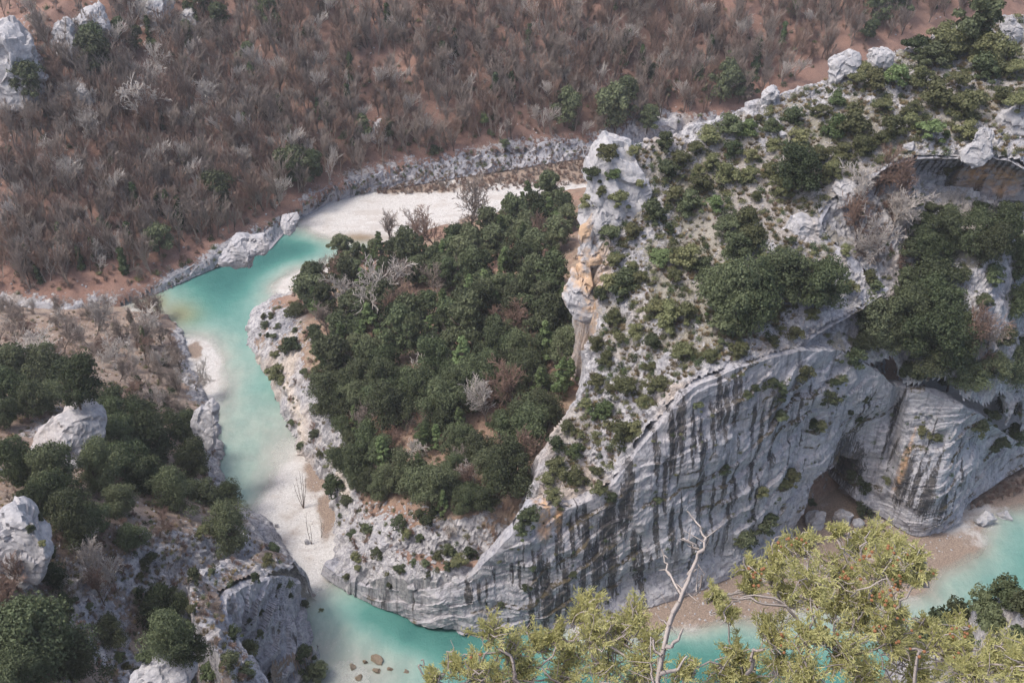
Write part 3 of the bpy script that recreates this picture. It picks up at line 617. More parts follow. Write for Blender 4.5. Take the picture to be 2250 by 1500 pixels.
for cu, cv, ru, rv in ((1150, 385, 260, 26), (880, 415, 120, 14), (1300, 380, 120, 40), (1500, 1340, 260, 55), (1800, 1180, 230, 120), (1990, 1255, 270, 115), (2200, 1060, 170, 75), (1600, 1290, 260, 70), (120, 690, 220, 40), (690, 1050, 26, 45), (720, 1120, 25, 60), (1150, 370, 400, 12), (430, 770, 18, 22), (420, 640, 60, 12), (500, 585, 60, 8)):
    br = np.maximum(br, np.exp(-(((u - cu) / ru) ** 2 + ((v - cv) / rv) ** 2) ** 1.5))
br[(Y > 450)] = 1
al = np.zeros_like(X)
for cu, cv, ru, rv in ((345, 665, 28, 22), (790, 522, 60, 10)): al = np.maximum(al, 0.8 * np.exp(-(((u - cu) / ru) ** 2 + ((v - cv) / rv) ** 2)))
me = mesh_np('river_bed', np.stack([X, Y, Z], -1).reshape(-1, 3), grid_faces(*X.shape)); attr(me, 'brown', br); attr(me, 'algae', al)
structure(obj('river_bed', me, M['bed']))
keep = (Z < 0.10)
V, F, at_ = compact(np.stack([X, Y, X * 0], -1).reshape(-1, 3), grid_faces(*X.shape, keep), {'depth': -Z, 'silt': np.maximum(0.85 * np.exp(-(((u - 395) / 45) ** 2 + ((v - 690) / 28) ** 2)), np.maximum(al, 0.5 * np.exp(-(((u - 800) / 80) ** 2 + ((v - 530) / 14) ** 2))))})
me = mesh_np('river', V, F); [attr(me, k, a) for k, a in at_.items()]
structure(obj('river', me, M['water']))

# ------------------------------------------------------------------ casting a photo pixel onto the ground
bpy.context.view_layer.update()
DG = bpy.context.evaluated_depsgraph_get()
def cast(u, v):
    d = ray(u, v); ok, loc, nor, idx, ob, _ = S.ray_cast(DG, Vector((0, 0, CAMZ)), Vector(d).normalized())
    if not ok: return None
    if ob.name == 'river':
        ok, loc, nor, idx, ob, _ = S.ray_cast(DG, loc + Vector(d).normalized() * 0.05, Vector(d).normalized())
        return (loc, nor, 'river') if ok else None
    return loc, nor, ob.name
def drop(x, y, ztop=200):
    ok, loc, nor, idx, ob, _ = S.ray_cast(DG, Vector((x, y, ztop)), Vector((0, 0, -1)))
    return (loc, nor, ob.name) if ok else None
def mpp(loc): return (Vector(loc) - Vector((0, 0, CAMZ))).length / FPX     # metres per photo pixel there

# ------------------------------------------------------------------ plant and rock builders (numpy)
class Mesh:
    def __init__(s): s.V = []; s.F = []; s.n = 0
    def add(s, V, F): s.V.append(np.asarray(V, np.float32)); s.F.append(np.asarray(F, np.int32) + s.n); s.n += len(V)
    def build(s, name, smooth=False): return mesh_np(name, np.concatenate(s.V), np.concatenate(s.F), smooth)
def prisms(A, B, ra, rb):
    """three-sided tapering sticks from A to B (arrays)"""
    A = np.asarray(A, float); B = np.asarray(B, float); n = len(A); d = B - A; d /= np.linalg.norm(d, axis=1)[:, None] + 1e-9
    h = np.where(np.abs(d[:, 2:3]) > 0.9, np.array([[1., 0, 0]]), np.array([[0, 0, 1.]])); p = np.cross(d, h); p /= np.linalg.norm(p, axis=1)[:, None]; q = np.cross(d, p)
    V = []
    for C, r in ((A, ra), (B, rb)):
        for k in range(3):
            a = k * 2 * math.pi / 3; V.append(C + (p * math.cos(a) + q * math.sin(a)) * np.asarray(r)[:, None])
    V = np.stack(V, 1).reshape(-1, 3); o = np.arange(n)[:, None, None] * 6
    F = (np.array([[0, 1, 4, 3], [1, 2, 5, 4], [2, 0, 3, 5]])[None] + o).reshape(-1, 4)
    return V, F
def leaves(C, N, size, rng, aspect=1.0):
    """one quad per point, lying roughly across its normal"""
    n = len(C); a = rng.normal(size=(n, 3)); p = np.cross(N, a); p /= np.linalg.norm(p, axis=1)[:, None] + 1e-9; q = np.cross(N, p)
    sz = size * rng.uniform(0.6, 1.3, (n, 1)); p = p * sz * aspect; q = q * sz / aspect
    V = np.stack([C - p - q * .6, C + p * .6 - q, C + p + q * .6, C - p * .6 + q], 1).reshape(-1, 3)
    return V, np.arange(4 * n).reshape(-1, 4)
def unit(n, rng):
    v = rng.normal(size=(n, 3)); return v / np.linalg.norm(v, axis=1)[:, None]

def crown_mesh(name, seed, h=7.0, w=6.0, base=0.22, blobs=30, per=110, leaf=0.2, cone=0.0, ragged=0.3):
    rng = np.random.default_rng(seed); m = Mesh()
    k = 0; cen = []
    lean = rng.normal(size=2) * 0.12 * w
    while len(cen) < blobs:
        t = rng.random() ** 0.8; a = rng.uniform(0, 2 * math.pi)
        prof = (1 - t) * 1.0 + 0.12 if cone > 0.5 else math.sqrt(max(1 - (2 * t - 0.85) ** 2 / 1.4, 0.05))
        lob = 1 + ragged * math.sin(3 * a + seed) + ragged * 0.6 * math.sin(5 * a + 2 * seed)
        r = math.sqrt(rng.random()) * prof * w * 0.5 * lob * 0.78
        cen.append((r * math.cos(a) + lean[0] * t, r * math.sin(a) + lean[1] * t, h * (base + (0.95 - base) * t), (0.075 + 0.12 * rng.random() ** 1.5) * w * (0.7 if cone > 0.5 else 1) * (1.15 - 0.5 * t * cone)))
    for cx, cy, cz, cr in cen:
        n = int(per * (0.6 + 0.8 * rng.random())); d = unit(n, rng); d[:, 2] = np.abs(d[:, 2]) * 1.0 - 0.35 * rng.random(n); d /= np.linalg.norm(d, axis=1)[:, None]
        rr = cr * (0.72 + 0.42 * rng.random((n, 1))) * (1 + 0.25 * np.sin(d[:, :1] * 5 + cx) * np.sin(d[:, 1:2] * 5 + cy))
        C = np.array((cx, cy, cz)) + d * rr * np.array((1, 1, 0.8))
        N = d + rng.normal(size=(n, 3)) * 0.55; N /= np.linalg.norm(N, axis=1)[:, None]
        m.add(*leaves(C, N, leaf, rng))
    return m.build(name)
def limb_mesh(name, seed, h, w, r0, base=0.22, nl=7):
    rng = np.random.default_rng(seed); A, B, ra, rb = [], [], [], []
    p = np.array((0., 0, -0.6)); top = np.array((rng.normal() * .3, rng.normal() * .3, h * 0.62)); N = 4
    prev = p
    for i in range(1, N + 1):
        q = p + (top - p) * i / N + rng.normal(size=3) * np.array((.12, .12, 0)); A.append(prev); B.append(q); ra.append(r0 * (1 - .7 * (i - 1) / N)); rb.append(r0 * (1 - .7 * i / N)); prev = q
    for i in range(nl):
        t = rng.uniform(0.3, 0.95); a = rng.uniform(0, 6.28); s = p + (top - p) * t
        e = s + np.array((math.cos(a), math.sin(a), 0.75)) * w * rng.uniform(0.22, 0.4); mid = (s + e) / 2 + rng.normal(size=3) * .2
        A += [s, mid]; B += [mid, e]; ra += [r0 * .45, r0 * .3]; rb += [r0 * .3, r0 * .1]
    m = Mesh(); m.add(*prisms(A, B, np.array(ra), np.array(rb))); return m.build(name, True)
def bare_tree(name, seed, h=10.0, spread=0.75, levels=4, r0=0.2, kids=(5, 5, 4, 3), twist=0.5, droop=0.0, wid=1.0):
    """trunk and limbs in one mesh, twigs in another"""
    rng = np.random.default_rng(seed); segs = [[], []]
    def grow(p, d, ln, r, lev):
        n = 3 if lev < 2 else 2; q = p
        for i in range(n):
            d2 = d + rng.normal(size=3) * twist * 0.28; d2[2] += 0.05 - droop * (lev > 1); d2 /= np.linalg.norm(d2); e = q + d2 * ln / n
            segs[0 if lev < 2 else 1].append((q, e, r * (1 - .45 * i / n), r * (1 - .45 * (i + 1) / n)))
            if lev < levels - 1:
                for k in range(max(1, int(round(kids[lev] / n * (1 if (i > 0 or lev > 0) else .35) + rng.random() * .6)))):
                    a = rng.uniform(0, 6.28); s = np.cross(d2, (math.cos(a), math.sin(a), 0.3)); s /= np.linalg.norm(s) + 1e-9
                    nd = d2 * (1 - spread * 0.55) + s * spread * rng.uniform(.6, 1.2); nd[2] += 0.18; nd /= np.linalg.norm(nd)
                    grow(q + (e - q) * rng.uniform(.3, 1), nd, ln * rng.uniform(.45, .72), r * .55, lev + 1)
            q = e; d = d2
    grow(np.array((0., 0, -0.5)), np.array((rng.normal() * .08, rng.normal() * .08, 1.)), h * 0.52, r0, 0)
    out = []
    for k, sg in enumerate(segs):
        A, B, ra, rb = (np.array(x) for x in zip(*sg)); mn = (0.04, 0.022)[k] * wid
        m = Mesh(); m.add(*prisms(A, B, np.maximum(ra, mn * 1.2), np.maximum(rb, mn))); out.append(m.build(name + ('_limbs', '_twigs')[k], True))
    return out
def ivy_mesh(name, seed, h, r=0.6):
    rng = np.random.default_rng(seed); n = 800; t = rng.random(n); a = rng.uniform(0, 6.28, n)
    rr = r * (0.55 + 0.5 * np.sin(t * 9 + seed) ** 2) * (1.15 - 0.6 * t) * rng.uniform(.6, 1.25, n)
    C = np.stack([rr * np.cos(a), rr * np.sin(a), t * h], -1); N = np.stack([np.cos(a), np.sin(a), 0.5 + 0 * a], -1) + rng.normal(size=(n, 3)) * .5
    N /= np.linalg.norm(N, axis=1)[:, None]; m = Mesh(); m.add(*leaves(C, N, 0.26, rng)); return m.build(name)

def ico(sub):
    import bmesh
    bm = bmesh.new(); bmesh.ops.create_icosphere(bm, subdivisions=sub, radius=1); bm.verts.ensure_lookup_table()
    V = np.array([x.co[:] for x in bm.verts]); F = np.array([[y.index for y in f.verts] for f in bm.faces]); bm.free(); return V, F
ICO = {k: ico(k) for k in (1, 2, 3, 4, 5)}
def facets(V, seed, k=11):
    rng = np.random.default_rng(seed); W = V.copy()
    for n in unit(k, rng):
        h = rng.uniform(0.5, 0.82); e = np.clip(W @ n - h, 0, None); W = W - n * (e * 0.97)[:, None]
    return W
def rock_blob(name, seed, size, sub=3, rough=0.22, flat=0.0):
    V, F = ICO[sub]; V = V.copy(); o = seed * 13.7
    d = facets(V, seed)
    n = fbm(V[:, 0] + o, V[:, 1], V[:, 2], 0.9, 3, 0.55, True); d = d * (1 + rough * n[:, None])
    return mesh_np(name, d * np.array(size), F, False)
def rock_px(name, outline, y, depth, mat, seed=1, lean=0.0, sub=5, rough=0.10, back=0.75):
    """a rock whose outline, as seen, is given in photo pixels; it stands at distance y and is depth metres thick"""
    if y == 0:                                     # stands on the slope behind it
        oo = np.array(outline, float); hit = cast(oo[:, 0].mean(), oo[:, 1].mean() * .4 + oo[:, 1].max() * .6); y = hit[0].y - 0.15 * depth
    P = np.array([at_y(u, v, y) for u, v in outline]); c = P.mean(0); q = P - c
    ang = np.arctan2(q[:, 2], q[:, 0]); rad = np.hypot(q[:, 0], q[:, 2]); o = np.argsort(ang)
    aa = np.concatenate([ang[o] - 2 * math.pi, ang[o], ang[o] + 2 * math.pi]); rr = np.tile(rad[o], 3)
    V, F = ICO[sub]; U = facets(V, seed + len(outline) * 7 + int(outline[0][0])); th = np.arctan2(V[:, 2], V[:, 0]); cs_ = np.clip(np.hypot(U[:, 0], U[:, 2]), 0, 1); r = np.interp(th, aa, rr)
    x = np.cos(th) * r * cs_ ** 0.75; z = np.sin(th) * r * cs_ ** 0.75; yy = U[:, 1] * depth * np.where(V[:, 1] > 0, back, 0.5) + z * (0.35 + lean)
    D = np.stack([x, yy, z], -1); sz = rad.mean(); W = D + c
    n = fbm(W[:, 0], W[:, 1], W[:, 2], sz * 0.7, 4, 0.55, True) - 0.3; n2 = fbm(W[:, 0], W[:, 1], W[:, 2], 1.6, 3, 0.6)
    lay = np.abs(((W[:, 2] + 0.35 * W[:, 0] + 0.8 * n2) / 1.9) % 1 - 0.5) - 0.25
    bk = blocks(W[:, 0] * .8 + W[:, 1] * .6 + n2 * .4, W[:, 1] * .8 - W[:, 0] * .6, W[:, 2] + .3 * W[:, 0] + n2 * .4, sz * .55, sz * .5, sz * .38, seed)
    W = W + V * (n * sz * rough * 0.35 + 0.2 * n2 + 0.3 * lay + sz * 0.11 * bk)[:, None]
    ob_ = obj(name, mesh_np(name, W - c, F, False), mat); ob_.location = c; return ob_

# ------------------------------------------------------------------ named rocks
def rk(outline, y, depth, label, mat='rock', name='rock_outcrop', cat='rock', **k):
    o = rock_px(name, outline, y, depth, M[mat], **k); tag(o, label, cat); return o
rk([(1268, 410), (1285, 362), (1335, 316), (1372, 335), (1400, 352), (1440, 430), (1444, 462), (1405, 480), (1360, 505), (1320, 490), (1285, 505), (1270, 455)], 254, 14, 'smooth bulging grey rock knob at the upper end of the ridge crest', seed=2, lean=0.25, rough=0.12)
rk([(1276, 505), (1298, 500), (1304, 540), (1300, 590), (1304, 620), (1284, 615), (1282, 580), (1277, 550)], 243, 5, 'orange rock pillar below the bulging knob', 'rock_orange', 'rock_pillar', rough=0.06)
rk([(1249, 668), (1254, 615), (1270, 590), (1288, 584), (1296, 640), (1312, 655), (1304, 706), (1278, 698)], 239, 6, 'split orange and grey rock flake beside the dark forest', 'rock_orange', 'rock_flake', rough=0.07)
rk([(1803, 190), (1820, 150), (1850, 118), (1880, 106), (1892, 118), (1885, 150), (1850, 162), (1830, 185)], 286, 5, 'tall leaning white slab on the skyline of the ridge', name='rock_slab', rough=0.06)
rk([(1908, 118), (1930, 106), (1960, 110), (1958, 140), (1935, 152), (1910, 145)], 289, 5, 'flat white rock just right of the leaning white slab', name='rock_slab', rough=0.10)
rk([(1670, 228), (1682, 200), (1705, 193), (1716, 205), (1700, 225)], 279, 4, 'small white rock on the ridge skyline below the leaning slab', name='boulder', cat='boulder')
rk([(2110, 348), (2140, 305), (2168, 280), (2180, 284), (2182, 312), (2172, 345), (2140, 362)], 257, 4, 'pointed grey rock fin standing above the upper overhang', name='rock_fin', rough=0.06)
rk([(2205, 95), (2208, 50), (2222, 36), (2238, 55), (2236, 90), (2222, 104)], 298, 4, 'pale twin rock at the top right end of the ridge', rough=0.12)
rk([(2195, 265), (2215, 235), (2250, 225), (2290, 240), (2290, 300), (2240, 320), (2205, 300)], 266, 6, 'broad pale rock on the ridge by the right edge of the photo', rough=0.12)
rk([(1690, 560), (1720, 510), (1765, 480), (1800, 500), (1830, 545), (1820, 560), (1770, 545), (1730, 565)], 241, 4, 'long jagged pale rock above the gully of bare trees', rough=0.16)
rk([(1840, 600), (1862, 582), (1890, 584), (1888, 606), (1862, 616)], 238, 3, 'small white block at the gully edge', name='boulder', cat='boulder', sub=4)
rk([(1835, 440), (1850, 395), (1880, 400), (1885, 430), (1862, 455), (1840, 458)], 251, 4, 'grey rock nose at the foot of the upper overhang', rough=0.1)
rk([(1440, 830), (1470, 790), (1495, 800), (1505, 845), (1480, 862), (1450, 855)], 211, 4, 'rounded pale rock on the rim above the black streaks', rough=0.12)
rk([(1168, 1110), (1172, 1062), (1195, 1085), (1225, 1110), (1215, 1125), (1185, 1120)], 198, 4, 'pointed rock horn at the lower end of the ridge crest', rough=0.08)
rk([(1085, 1230), (1105, 1190), (1128, 1155), (1142, 1160), (1125, 1205), (1100, 1240)], 193, 3, 'narrow white rock blade on the lower crest', rough=0.06, sub=4)
rk([(70, 985), (90, 938), (140, 910), (190, 915), (222, 955), (218, 1000), (160, 1008), (110, 1000)], 0, 12, 'large domed grey outcrop among the oaks of the left bank', rough=0.16, lean=0.3)
rk([(-30, 1160), (20, 1135), (60, 1140), (100, 1180), (105, 1225), (75, 1265), (30, 1255), (-30, 1240)], 0, 10, 'pale outcrop at the left edge with a bluish shaded face', rough=0.14)
rk([(275, 1490), (320, 1468), (380, 1458), (430, 1480), (436, 1510), (360, 1530), (290, 1520)], 119, 6, 'low white rock at the bottom edge of the left bank', rough=0.15)
rk([(-40, 90), (5, 60), (50, 85), (82, 130), (84, 180), (45, 255), (-40, 255)], 0, 26, 'big bluish cliff block at the left edge of the far slope', rough=0.16)
rk([(178, 15), (195, 8), (220, 35), (238, 85), (215, 108), (192, 98)], 0, 14, 'pale rock rib on the far slope near the top left', rough=0.16)
rk([(298, -10), (360, -8), (384, 40), (345, 62), (318, 50)], 0, 14, 'bluish rock face at the very top left of the far slope', rough=0.14)
rk([(120, 60), (140, 40), (170, 70), (180, 130), (150, 140), (125, 110)], 0, 9, 'low broken rock between the cliff block and the pale rib', rough=0.16)
rk([(150, 205), (165, 185), (195, 200), (205, 225), (175, 232)], 0, 7, 'pale scree rock below the rock rib at top left', rough=0.16)
rk([(395, 40), (420, 20), (440, 45), (430, 75), (402, 70)], 0, 8, 'grey rock right of the bluish face at top left', rough=0.14)
rk([(815, 305), (822, 275), (840, 268), (852, 290), (845, 308)], 0, 5, 'mossy grey boulder above the far rock ledge', name='boulder', cat='boulder', rough=0.12, sub=4)
rk([(485, 572), (500, 545), (545, 525), (590, 520), (598, 540), (560, 558), (510, 580)], 305, 9, 'flat grey rock platform reaching into the turquoise pool', rough=0.1, name='rock_platform')
rk([(615, 500), (630, 478), (652, 470), (655, 492), (640, 510), (622, 515)], 338, 6, 'grey rock corner where the gravel bar meets the pool', rough=0.12)
rk([(445, 960), (440, 905), (462, 885), (478, 930), (478, 958), (465, 975)], 235, 4, 'smooth rock shoulder dropping into the river from the left bank', rough=0.08)
rk([(1935, 1370), (1955, 1352), (2000, 1350), (2040, 1370), (2090, 1400), (2050, 1420)], 66, 4, 'x', rough=0.1) if False else None
rk([(2140, 1385), (2155, 1352), (2190, 1345), (2205, 1370), (2190, 1395), (2160, 1400)], 74, 3, 'rough white rock on the near spur behind the juniper', rough=0.18)
rk([(2205, 1425), (2215, 1395), (2250, 1380), (2290, 1400), (2290, 1440), (2230, 1450)], 66, 3, 'second rough white rock of the near spur, at the right edge', rough=0.18)
rk([(950, 1245), (955, 1215), (966, 1210), (972, 1222), (970, 1248), (960, 1252)], 206, 2, 'upright white boulder on the low rocky tip of the peninsula', name='boulder', cat='boulder', sub=4)
# boulders: (pixel of the base, width in px, height in px, label, material)
BL = [(1790, 1158, 46, 44, 'largest boulder on the floor of the cave', 'rock'), (1852, 1148, 34, 36, 'middle boulder on the cave floor', 'rock'), (1883, 1156, 26, 18, 'smallest boulder beside the cave exit', 'rock'), (1745, 1165, 20, 14, 'brown boulder at the foot of the cave entrance', 'rock'),
      (2160, 1150, 44, 24, 'broken pale boulder on the gravel right of the buttress', 'rock'), (2205, 1140, 30, 16, 'low boulder on the gravel near the right edge', 'rock'),
      (828, 1455, 36, 20, 'largest algae brown boulder in the shallows', 'wet_rock'), (803, 1458, 16, 14, 'round brown boulder just left of the largest one in the shallows', 'wet_rock'), (775, 1468, 20, 14, 'leftmost brown boulder in the shallows', 'wet_rock'), (830, 1476, 26, 12, 'flat brown boulder below the largest one in the shallows', 'wet_rock'),
      (858, 1474, 18, 12, 'brown boulder right of the flat one in the shallows', 'wet_rock'), (894, 1480, 20, 15, 'lone round brown boulder nearer the juniper', 'wet_rock'), (926, 1466, 18, 12, 'brown boulder in the deep water by the juniper twig', 'wet_rock'), (790, 1490, 22, 10, 'lowest brown boulder in the shallows', 'wet_rock'), (960, 1490, 30, 12, 'brown boulder half hidden by the juniper', 'wet_rock'),
      (609, 1158, 8, 12, 'small white boulder at the edge of the turquoise shallows', 'rock'), (675, 1195, 10, 14, 'white boulder beside the leaning sapling on the bar', 'rock'), (683, 600, 7, 9, 'tiny white boulder on the pale beach of the bend', 'rock'), (800, 1258, 30, 22, 'white block above the low cliff at the tip', 'rock'), (905, 1290, 26, 18, 'white block on the rim of the low cliff', 'rock'), (845, 1205, 26, 18, 'white block on the rubble slope of the tip', 'rock'), (1000, 1280, 22, 14, 'pale block at the right end of the low rim', 'rock'),
      (1705, 660, 24, 14, 'pale block between the two big shrubs of the ridge', 'rock'), (1520, 560, 20, 14, 'pale block in the middle of the ridge slope', 'rock'), (1760, 590, 26, 16, 'pale block left of the gully edge', 'rock'), (1995, 330, 24, 20, 'pale block above the arch of the upper overhang', 'rock'), (1860, 330, 20, 16, 'white block among the upper ridge shrubs', 'rock'), (1720, 300, 18, 14, 'white block on the slope below the skyline', 'rock'), (1600, 370, 22, 14, 'white block on the left part of the upper slope', 'rock')]
for i, (u0, v0, wpx, hpx, lab, mt) in enumerate(BL):
    c = cast(u0, v0)
    if not c: continue
    k = mpp(c[0]) * (0.75 if mt == 'wet_rock' else 1); sx, sz = wpx * k / 2, hpx * k / 1.5
    o = obj('boulder', rock_blob('boulder', i + 3, (sx, sx * 0.8, sz), 4, 0.2), M[mt]); o.location = c[0] + Vector((0, sx * 0.2, sz * 0.35)); o.rotation_euler = (0, 0, random.uniform(-.6, .6)); tag(o, lab, 'boulder')

# ------------------------------------------------------------------ plants: one of each kind, then copies
OAK = [(crown_mesh('crown', 20 + i, 7.5, 7.0 - 0.4 * (i % 3), 0.2, 46, 150, 0.165, 0, 0.34), limb_mesh('trunk', 20 + i, 7.5, 7, 0.28)) for i in range(6)]
PINE = [(crown_mesh('crown', 40 + i, 10, 5.4, 0.14, 44, 150, 0.13, 1.0, 0.18), limb_mesh('trunk', 40 + i, 10, 4, 0.24)) for i in range(3)]
BUSH = [(crown_mesh('foliage', 60 + i, 2.6, 3.6, 0.05, 24, 130, 0.105, 0, 0.42), limb_mesh('stem', 60 + i, 2.4, 3.2, 0.07, nl=9)) for i in range(6)]
for a, _ in OAK: a.materials.append(M['oak'])
for i in range(0): pass
for a, _ in PINE: a.materials.append(M['light'])
for k in (OAK, PINE, BUSH):
    for _, b in k: b.materials.append(M['bark'])
BUSHM = {}
for mt in ('olive', 'oak', 'light'):
    BUSHM[mt] = []
    for a, b in BUSH:
        c = a.copy(); c.name = 'foliage'; c.materials.clear(); c.materials.append(M[mt]); BUSHM[mt].append((c, b))
BARE = [bare_tree('bare', 80 + i, 11, 0.62 + 0.05 * (i % 3), 5, 0.20, (7, 6, 4, 3, 2), 0.6, 0.0, 1.5) for i in range(5)]
BARE_L = [bare_tree('thin', 90 + i, 9, 0.6, 4, 0.13, (5, 4, 4, 2), 0.6) for i in range(4)]
BIG = [(crown_mesh('crown', 140 + i, 8, 8.4, 0.15, 64, 190, 0.125, 0, 0.36), OAK[i][1]) for i in range(4)]
HUGE = [(crown_mesh('crown', 150 + i, 9, 9.4, 0.06, 105, 200, 0.115, 0, 0.45), OAK[i][1]) for i in range(2)]
DEAD = [bare_tree('dead', 100 + i, 9, 0.8, 4, 0.24, (6, 4, 3, 2), 1.0, 0.03, 2.6) for i in range(3)]
for a, _ in BIG + HUGE: a.materials.append(M['oak'])
def variants(src, m1, m2):
    o = []
    for a, b in src:
        a2, b2 = a.copy(), b.copy(); a2.materials.clear(); b2.materials.clear(); a2.materials.append(M[m1]); b2.materials.append(M[m2]); o.append((a2, b2))
    return o
_unused = BARE, BARE_L, DEAD, BUSH
BARE_G, BARE_B, BARE_P, DEAD_P = variants(BARE + BARE_L[:2], 'bark', 'twig'), variants(BARE, 'bark', 'brown_twig'), variants(BARE, 'twig', 'pale_twig'), variants(DEAD, 'pale_twig', 'pale_twig')
IVY = [ivy_mesh('ivy', 120 + i, 8.5, 1.15) for i in range(4)]
for a in IVY: a.materials.append(M['ivy'])

PLANTS = []           # (object, kind words, pixel, group)
def root(name, loc, sc, rz, tilt=0.0):
    e = bpy.data.objects.new(name, None); COL.objects.link(e); e.empty_display_size = 0.3
    e.location = loc; e.rotation_euler = (random.uniform(-tilt, tilt), random.uniform(-tilt, tilt), rz); e.scale = sc; return e
def plant(kind, loc, size, look=None, tilt=0.06, px=None):
    """size: crown width in metres"""
    rz = random.uniform(0, 6.28); k = size * random.uniform(.92, 1.08)
    if kind == 'oak':
        near = loc[1] < 262; big = k > 7.5 and loc[1] < 200; a, b = random.choice(HUGE if big else (BIG if near else OAK)); s = k / (9.0 if big else (7.6 if near else 6.6)); r = root('holm_oak', loc, (s, s, s * random.uniform(.9, 1.4)), rz, tilt); obj('crown', a, None, r); obj('trunk', b, None, r)
    elif kind == 'pine':
        a, b = random.choice(PINE); s = k / 5.2; r = root('pine_tree', loc, (s, s, s * random.uniform(.8, 1.0)), rz, tilt); obj('crown', a, None, r); obj('trunk', b, None, r)
    elif kind == 'bush':
        a, b = random.choice(BUSHM[look or 'olive']); s = k / 3.6; r = root('shrub', loc, (s, s, s * random.uniform(.75, 1.05)), rz, tilt); obj('foliage', a, None, r); obj('stem', b, None, r)
    elif kind in ('bare', 'pale', 'brown', 'dead'):
        a, b = random.choice({'bare': BARE_G, 'pale': BARE_P, 'brown': BARE_B, 'dead': DEAD_P}[kind]); s = k / 8.0
        r = root('dead_tree' if kind == 'dead' else 'bare_tree', loc, (s, s, s * random.uniform(.85, 1.15)), rz, tilt); obj('trunk', a, None, r); obj('crown', b, None, r)
        if look == 'ivy': obj('ivy', random.choice(IVY), None, r)
    r['px'] = (0.0, 0.0); PLANTS.append([r, kind, look, loc]); return r

placed = []           # (x, y, radius) of everything standing, for spacing
def free(x, y, r, share=1.0):
    return all((x - a) ** 2 + (y - b) ** 2 > ((r + c) * share) ** 2 for a, b, c in placed)
def put(u0, v0, wpx, kind, look=None, tilt=0.06, up=0.0):
    """a plant whose foot shows at pixel (u0, v0) and whose crown is wpx photo pixels wide"""
    c = cast(u0, v0)
    if not c: return None
    sz = wpx * mpp(c[0]); placed.append((c[0].x, c[0].y, sz * 0.5)); return plant(kind, c[0], sz, look, tilt)
def in_poly(poly, rnd):
    P = np.array(poly); lo, hi = P.min(0), P.max(0)
    while True:
        x, y = rnd.uniform(lo[0], hi[0]), rnd.uniform(lo[1], hi[1])
        if sdf(np.array([x]), np.array([y]), poly)[0] < 0: return x, y
def fill(poly, n, choose, smin, smax, share, surf=None, tries=12, tilt=0.06, maxslope=0.25, seed=1):
    rnd = random.Random(seed); got = 0
    for _ in range(n * tries):
        if got >= n: break
        u0, v0 = in_poly(poly, rnd); c = cast(u0, v0)
        if not c or (surf and c[2] not in surf) or c[1].z < maxslope: continue
        sz = rnd.uniform(smin, smax)
        if not free(c[0].x, c[0].y, sz * 0.5, share): continue
        kind, look = choose(rnd); placed.append((c[0].x, c[0].y, sz * 0.5)); plant(kind, c[0], sz * (0.8 if kind == 'pine' else 1.0), look, tilt); got += 1
    return got
def weighted(*opts):
    ks = [o[:2] for o in opts]; ws = [o[2] for o in opts]
    return lambda rnd: rnd.choices(ks, ws)[0]

bpy.context.view_layer.update(); DG = bpy.context.evaluated_depsgraph_get()
# ridge and cliff shrubs read off the photograph: (u, v of the foot, crown width px, look)
ridge_sh = '''1335 350 46|1300 400 40|1290 455 36|1345 395 30|1390 340 30|1360 460 44|1410 410 30|1320 430 26|1450 330 44|1500 360 50|1480 390 60|1530 340 40|1560 310 44|1600 290 50|1640 300 44|1560 370 40|1610 340 46|1650 350 36|1690 290 44|1740 270 50|1700 330 40|1760 320 54|1800 260 40|1840 230 36|1880 200 44|1920 200 50|1900 170 40
1960 190 54|2010 190 60|2040 150 70|2090 130 80|2130 110 90|2080 90 60|2010 130 50|2160 140 70|2190 160 60|2100 200 60|2170 180 56|2060 230 60|2110 260 70|2000 260 50|1940 250 50|1960 300 60|2040 310 56|1880 290 60|1830 300 50|1850 350 54|1900 340 50|1800 360 50|1750 380 60|1690 390 50|1640 400 44|1590 400 50|1540 420 44|1470 440 50|1510 470 60|1570 460 40
1760 420 90|1720 430 60|1810 400 50|1830 380 40|1660 440 36|1640 500 60|1600 520 60|1650 540 60|1620 560 70|1440 490 50|1400 520 46|1340 530 50|1350 580 40|1390 590 30|1450 580 44|1500 590 60|1530 600 50|1480 620 40|1340 640 60|1370 650 70|1410 620 40|1320 660 40|1440 700 44|1470 720 60|1520 700 50|1600 610 50|1560 630 40
1640 620 40|1700 600 44|1730 660 110|1690 640 60|1790 680 90|1760 620 50|1820 640 50|1600 700 110|1640 740 120|1590 740 70|1690 700 60|1570 690 50|1620 780 50|1560 790 36|1500 790 50|1430 760 40|1400 740 40|1340 720 44|1310 760 40|1330 800 36|1380 860 60|1440 860 50|1410 890 40|1340 860 30|1300 850 40|1280 900 30|1320 920 50|1370 970 60|1400 950 36|1250 950 40|1220 980 36|1260 1000 40|1310 1040 30|1230 1040 46|1270 1070 50|1200 1060 40|1320 1080 40|1220 1100 40|1160 1150 50|1150 1180 40|1860 640 40|1910 620 30|1780 700 40|1740 740 36|1700 760 30|1830 600 36|1860 560 34|1880 480 30|1930 320 40|2080 380 36|2010 290 40|2210 130 50|2230 170 50|2240 250 60|2200 230 50|2140 230 50|2130 300 46'''
rnd0 = random.Random(9)
for part in ridge_sh.replace('\n', '|').split('|'):
    a, b, c = (float(x) for x in part.split())
    (put(a, b, c * 1.05, 'oak') if c >= 90 else None) or put(a, b, c * rnd0.uniform(.95, 1.2), 'bush', 'oak' if (c >= 70 and b > 380) or rnd0.random() < .14 else ('light' if rnd0.random() < .07 else 'olive'))
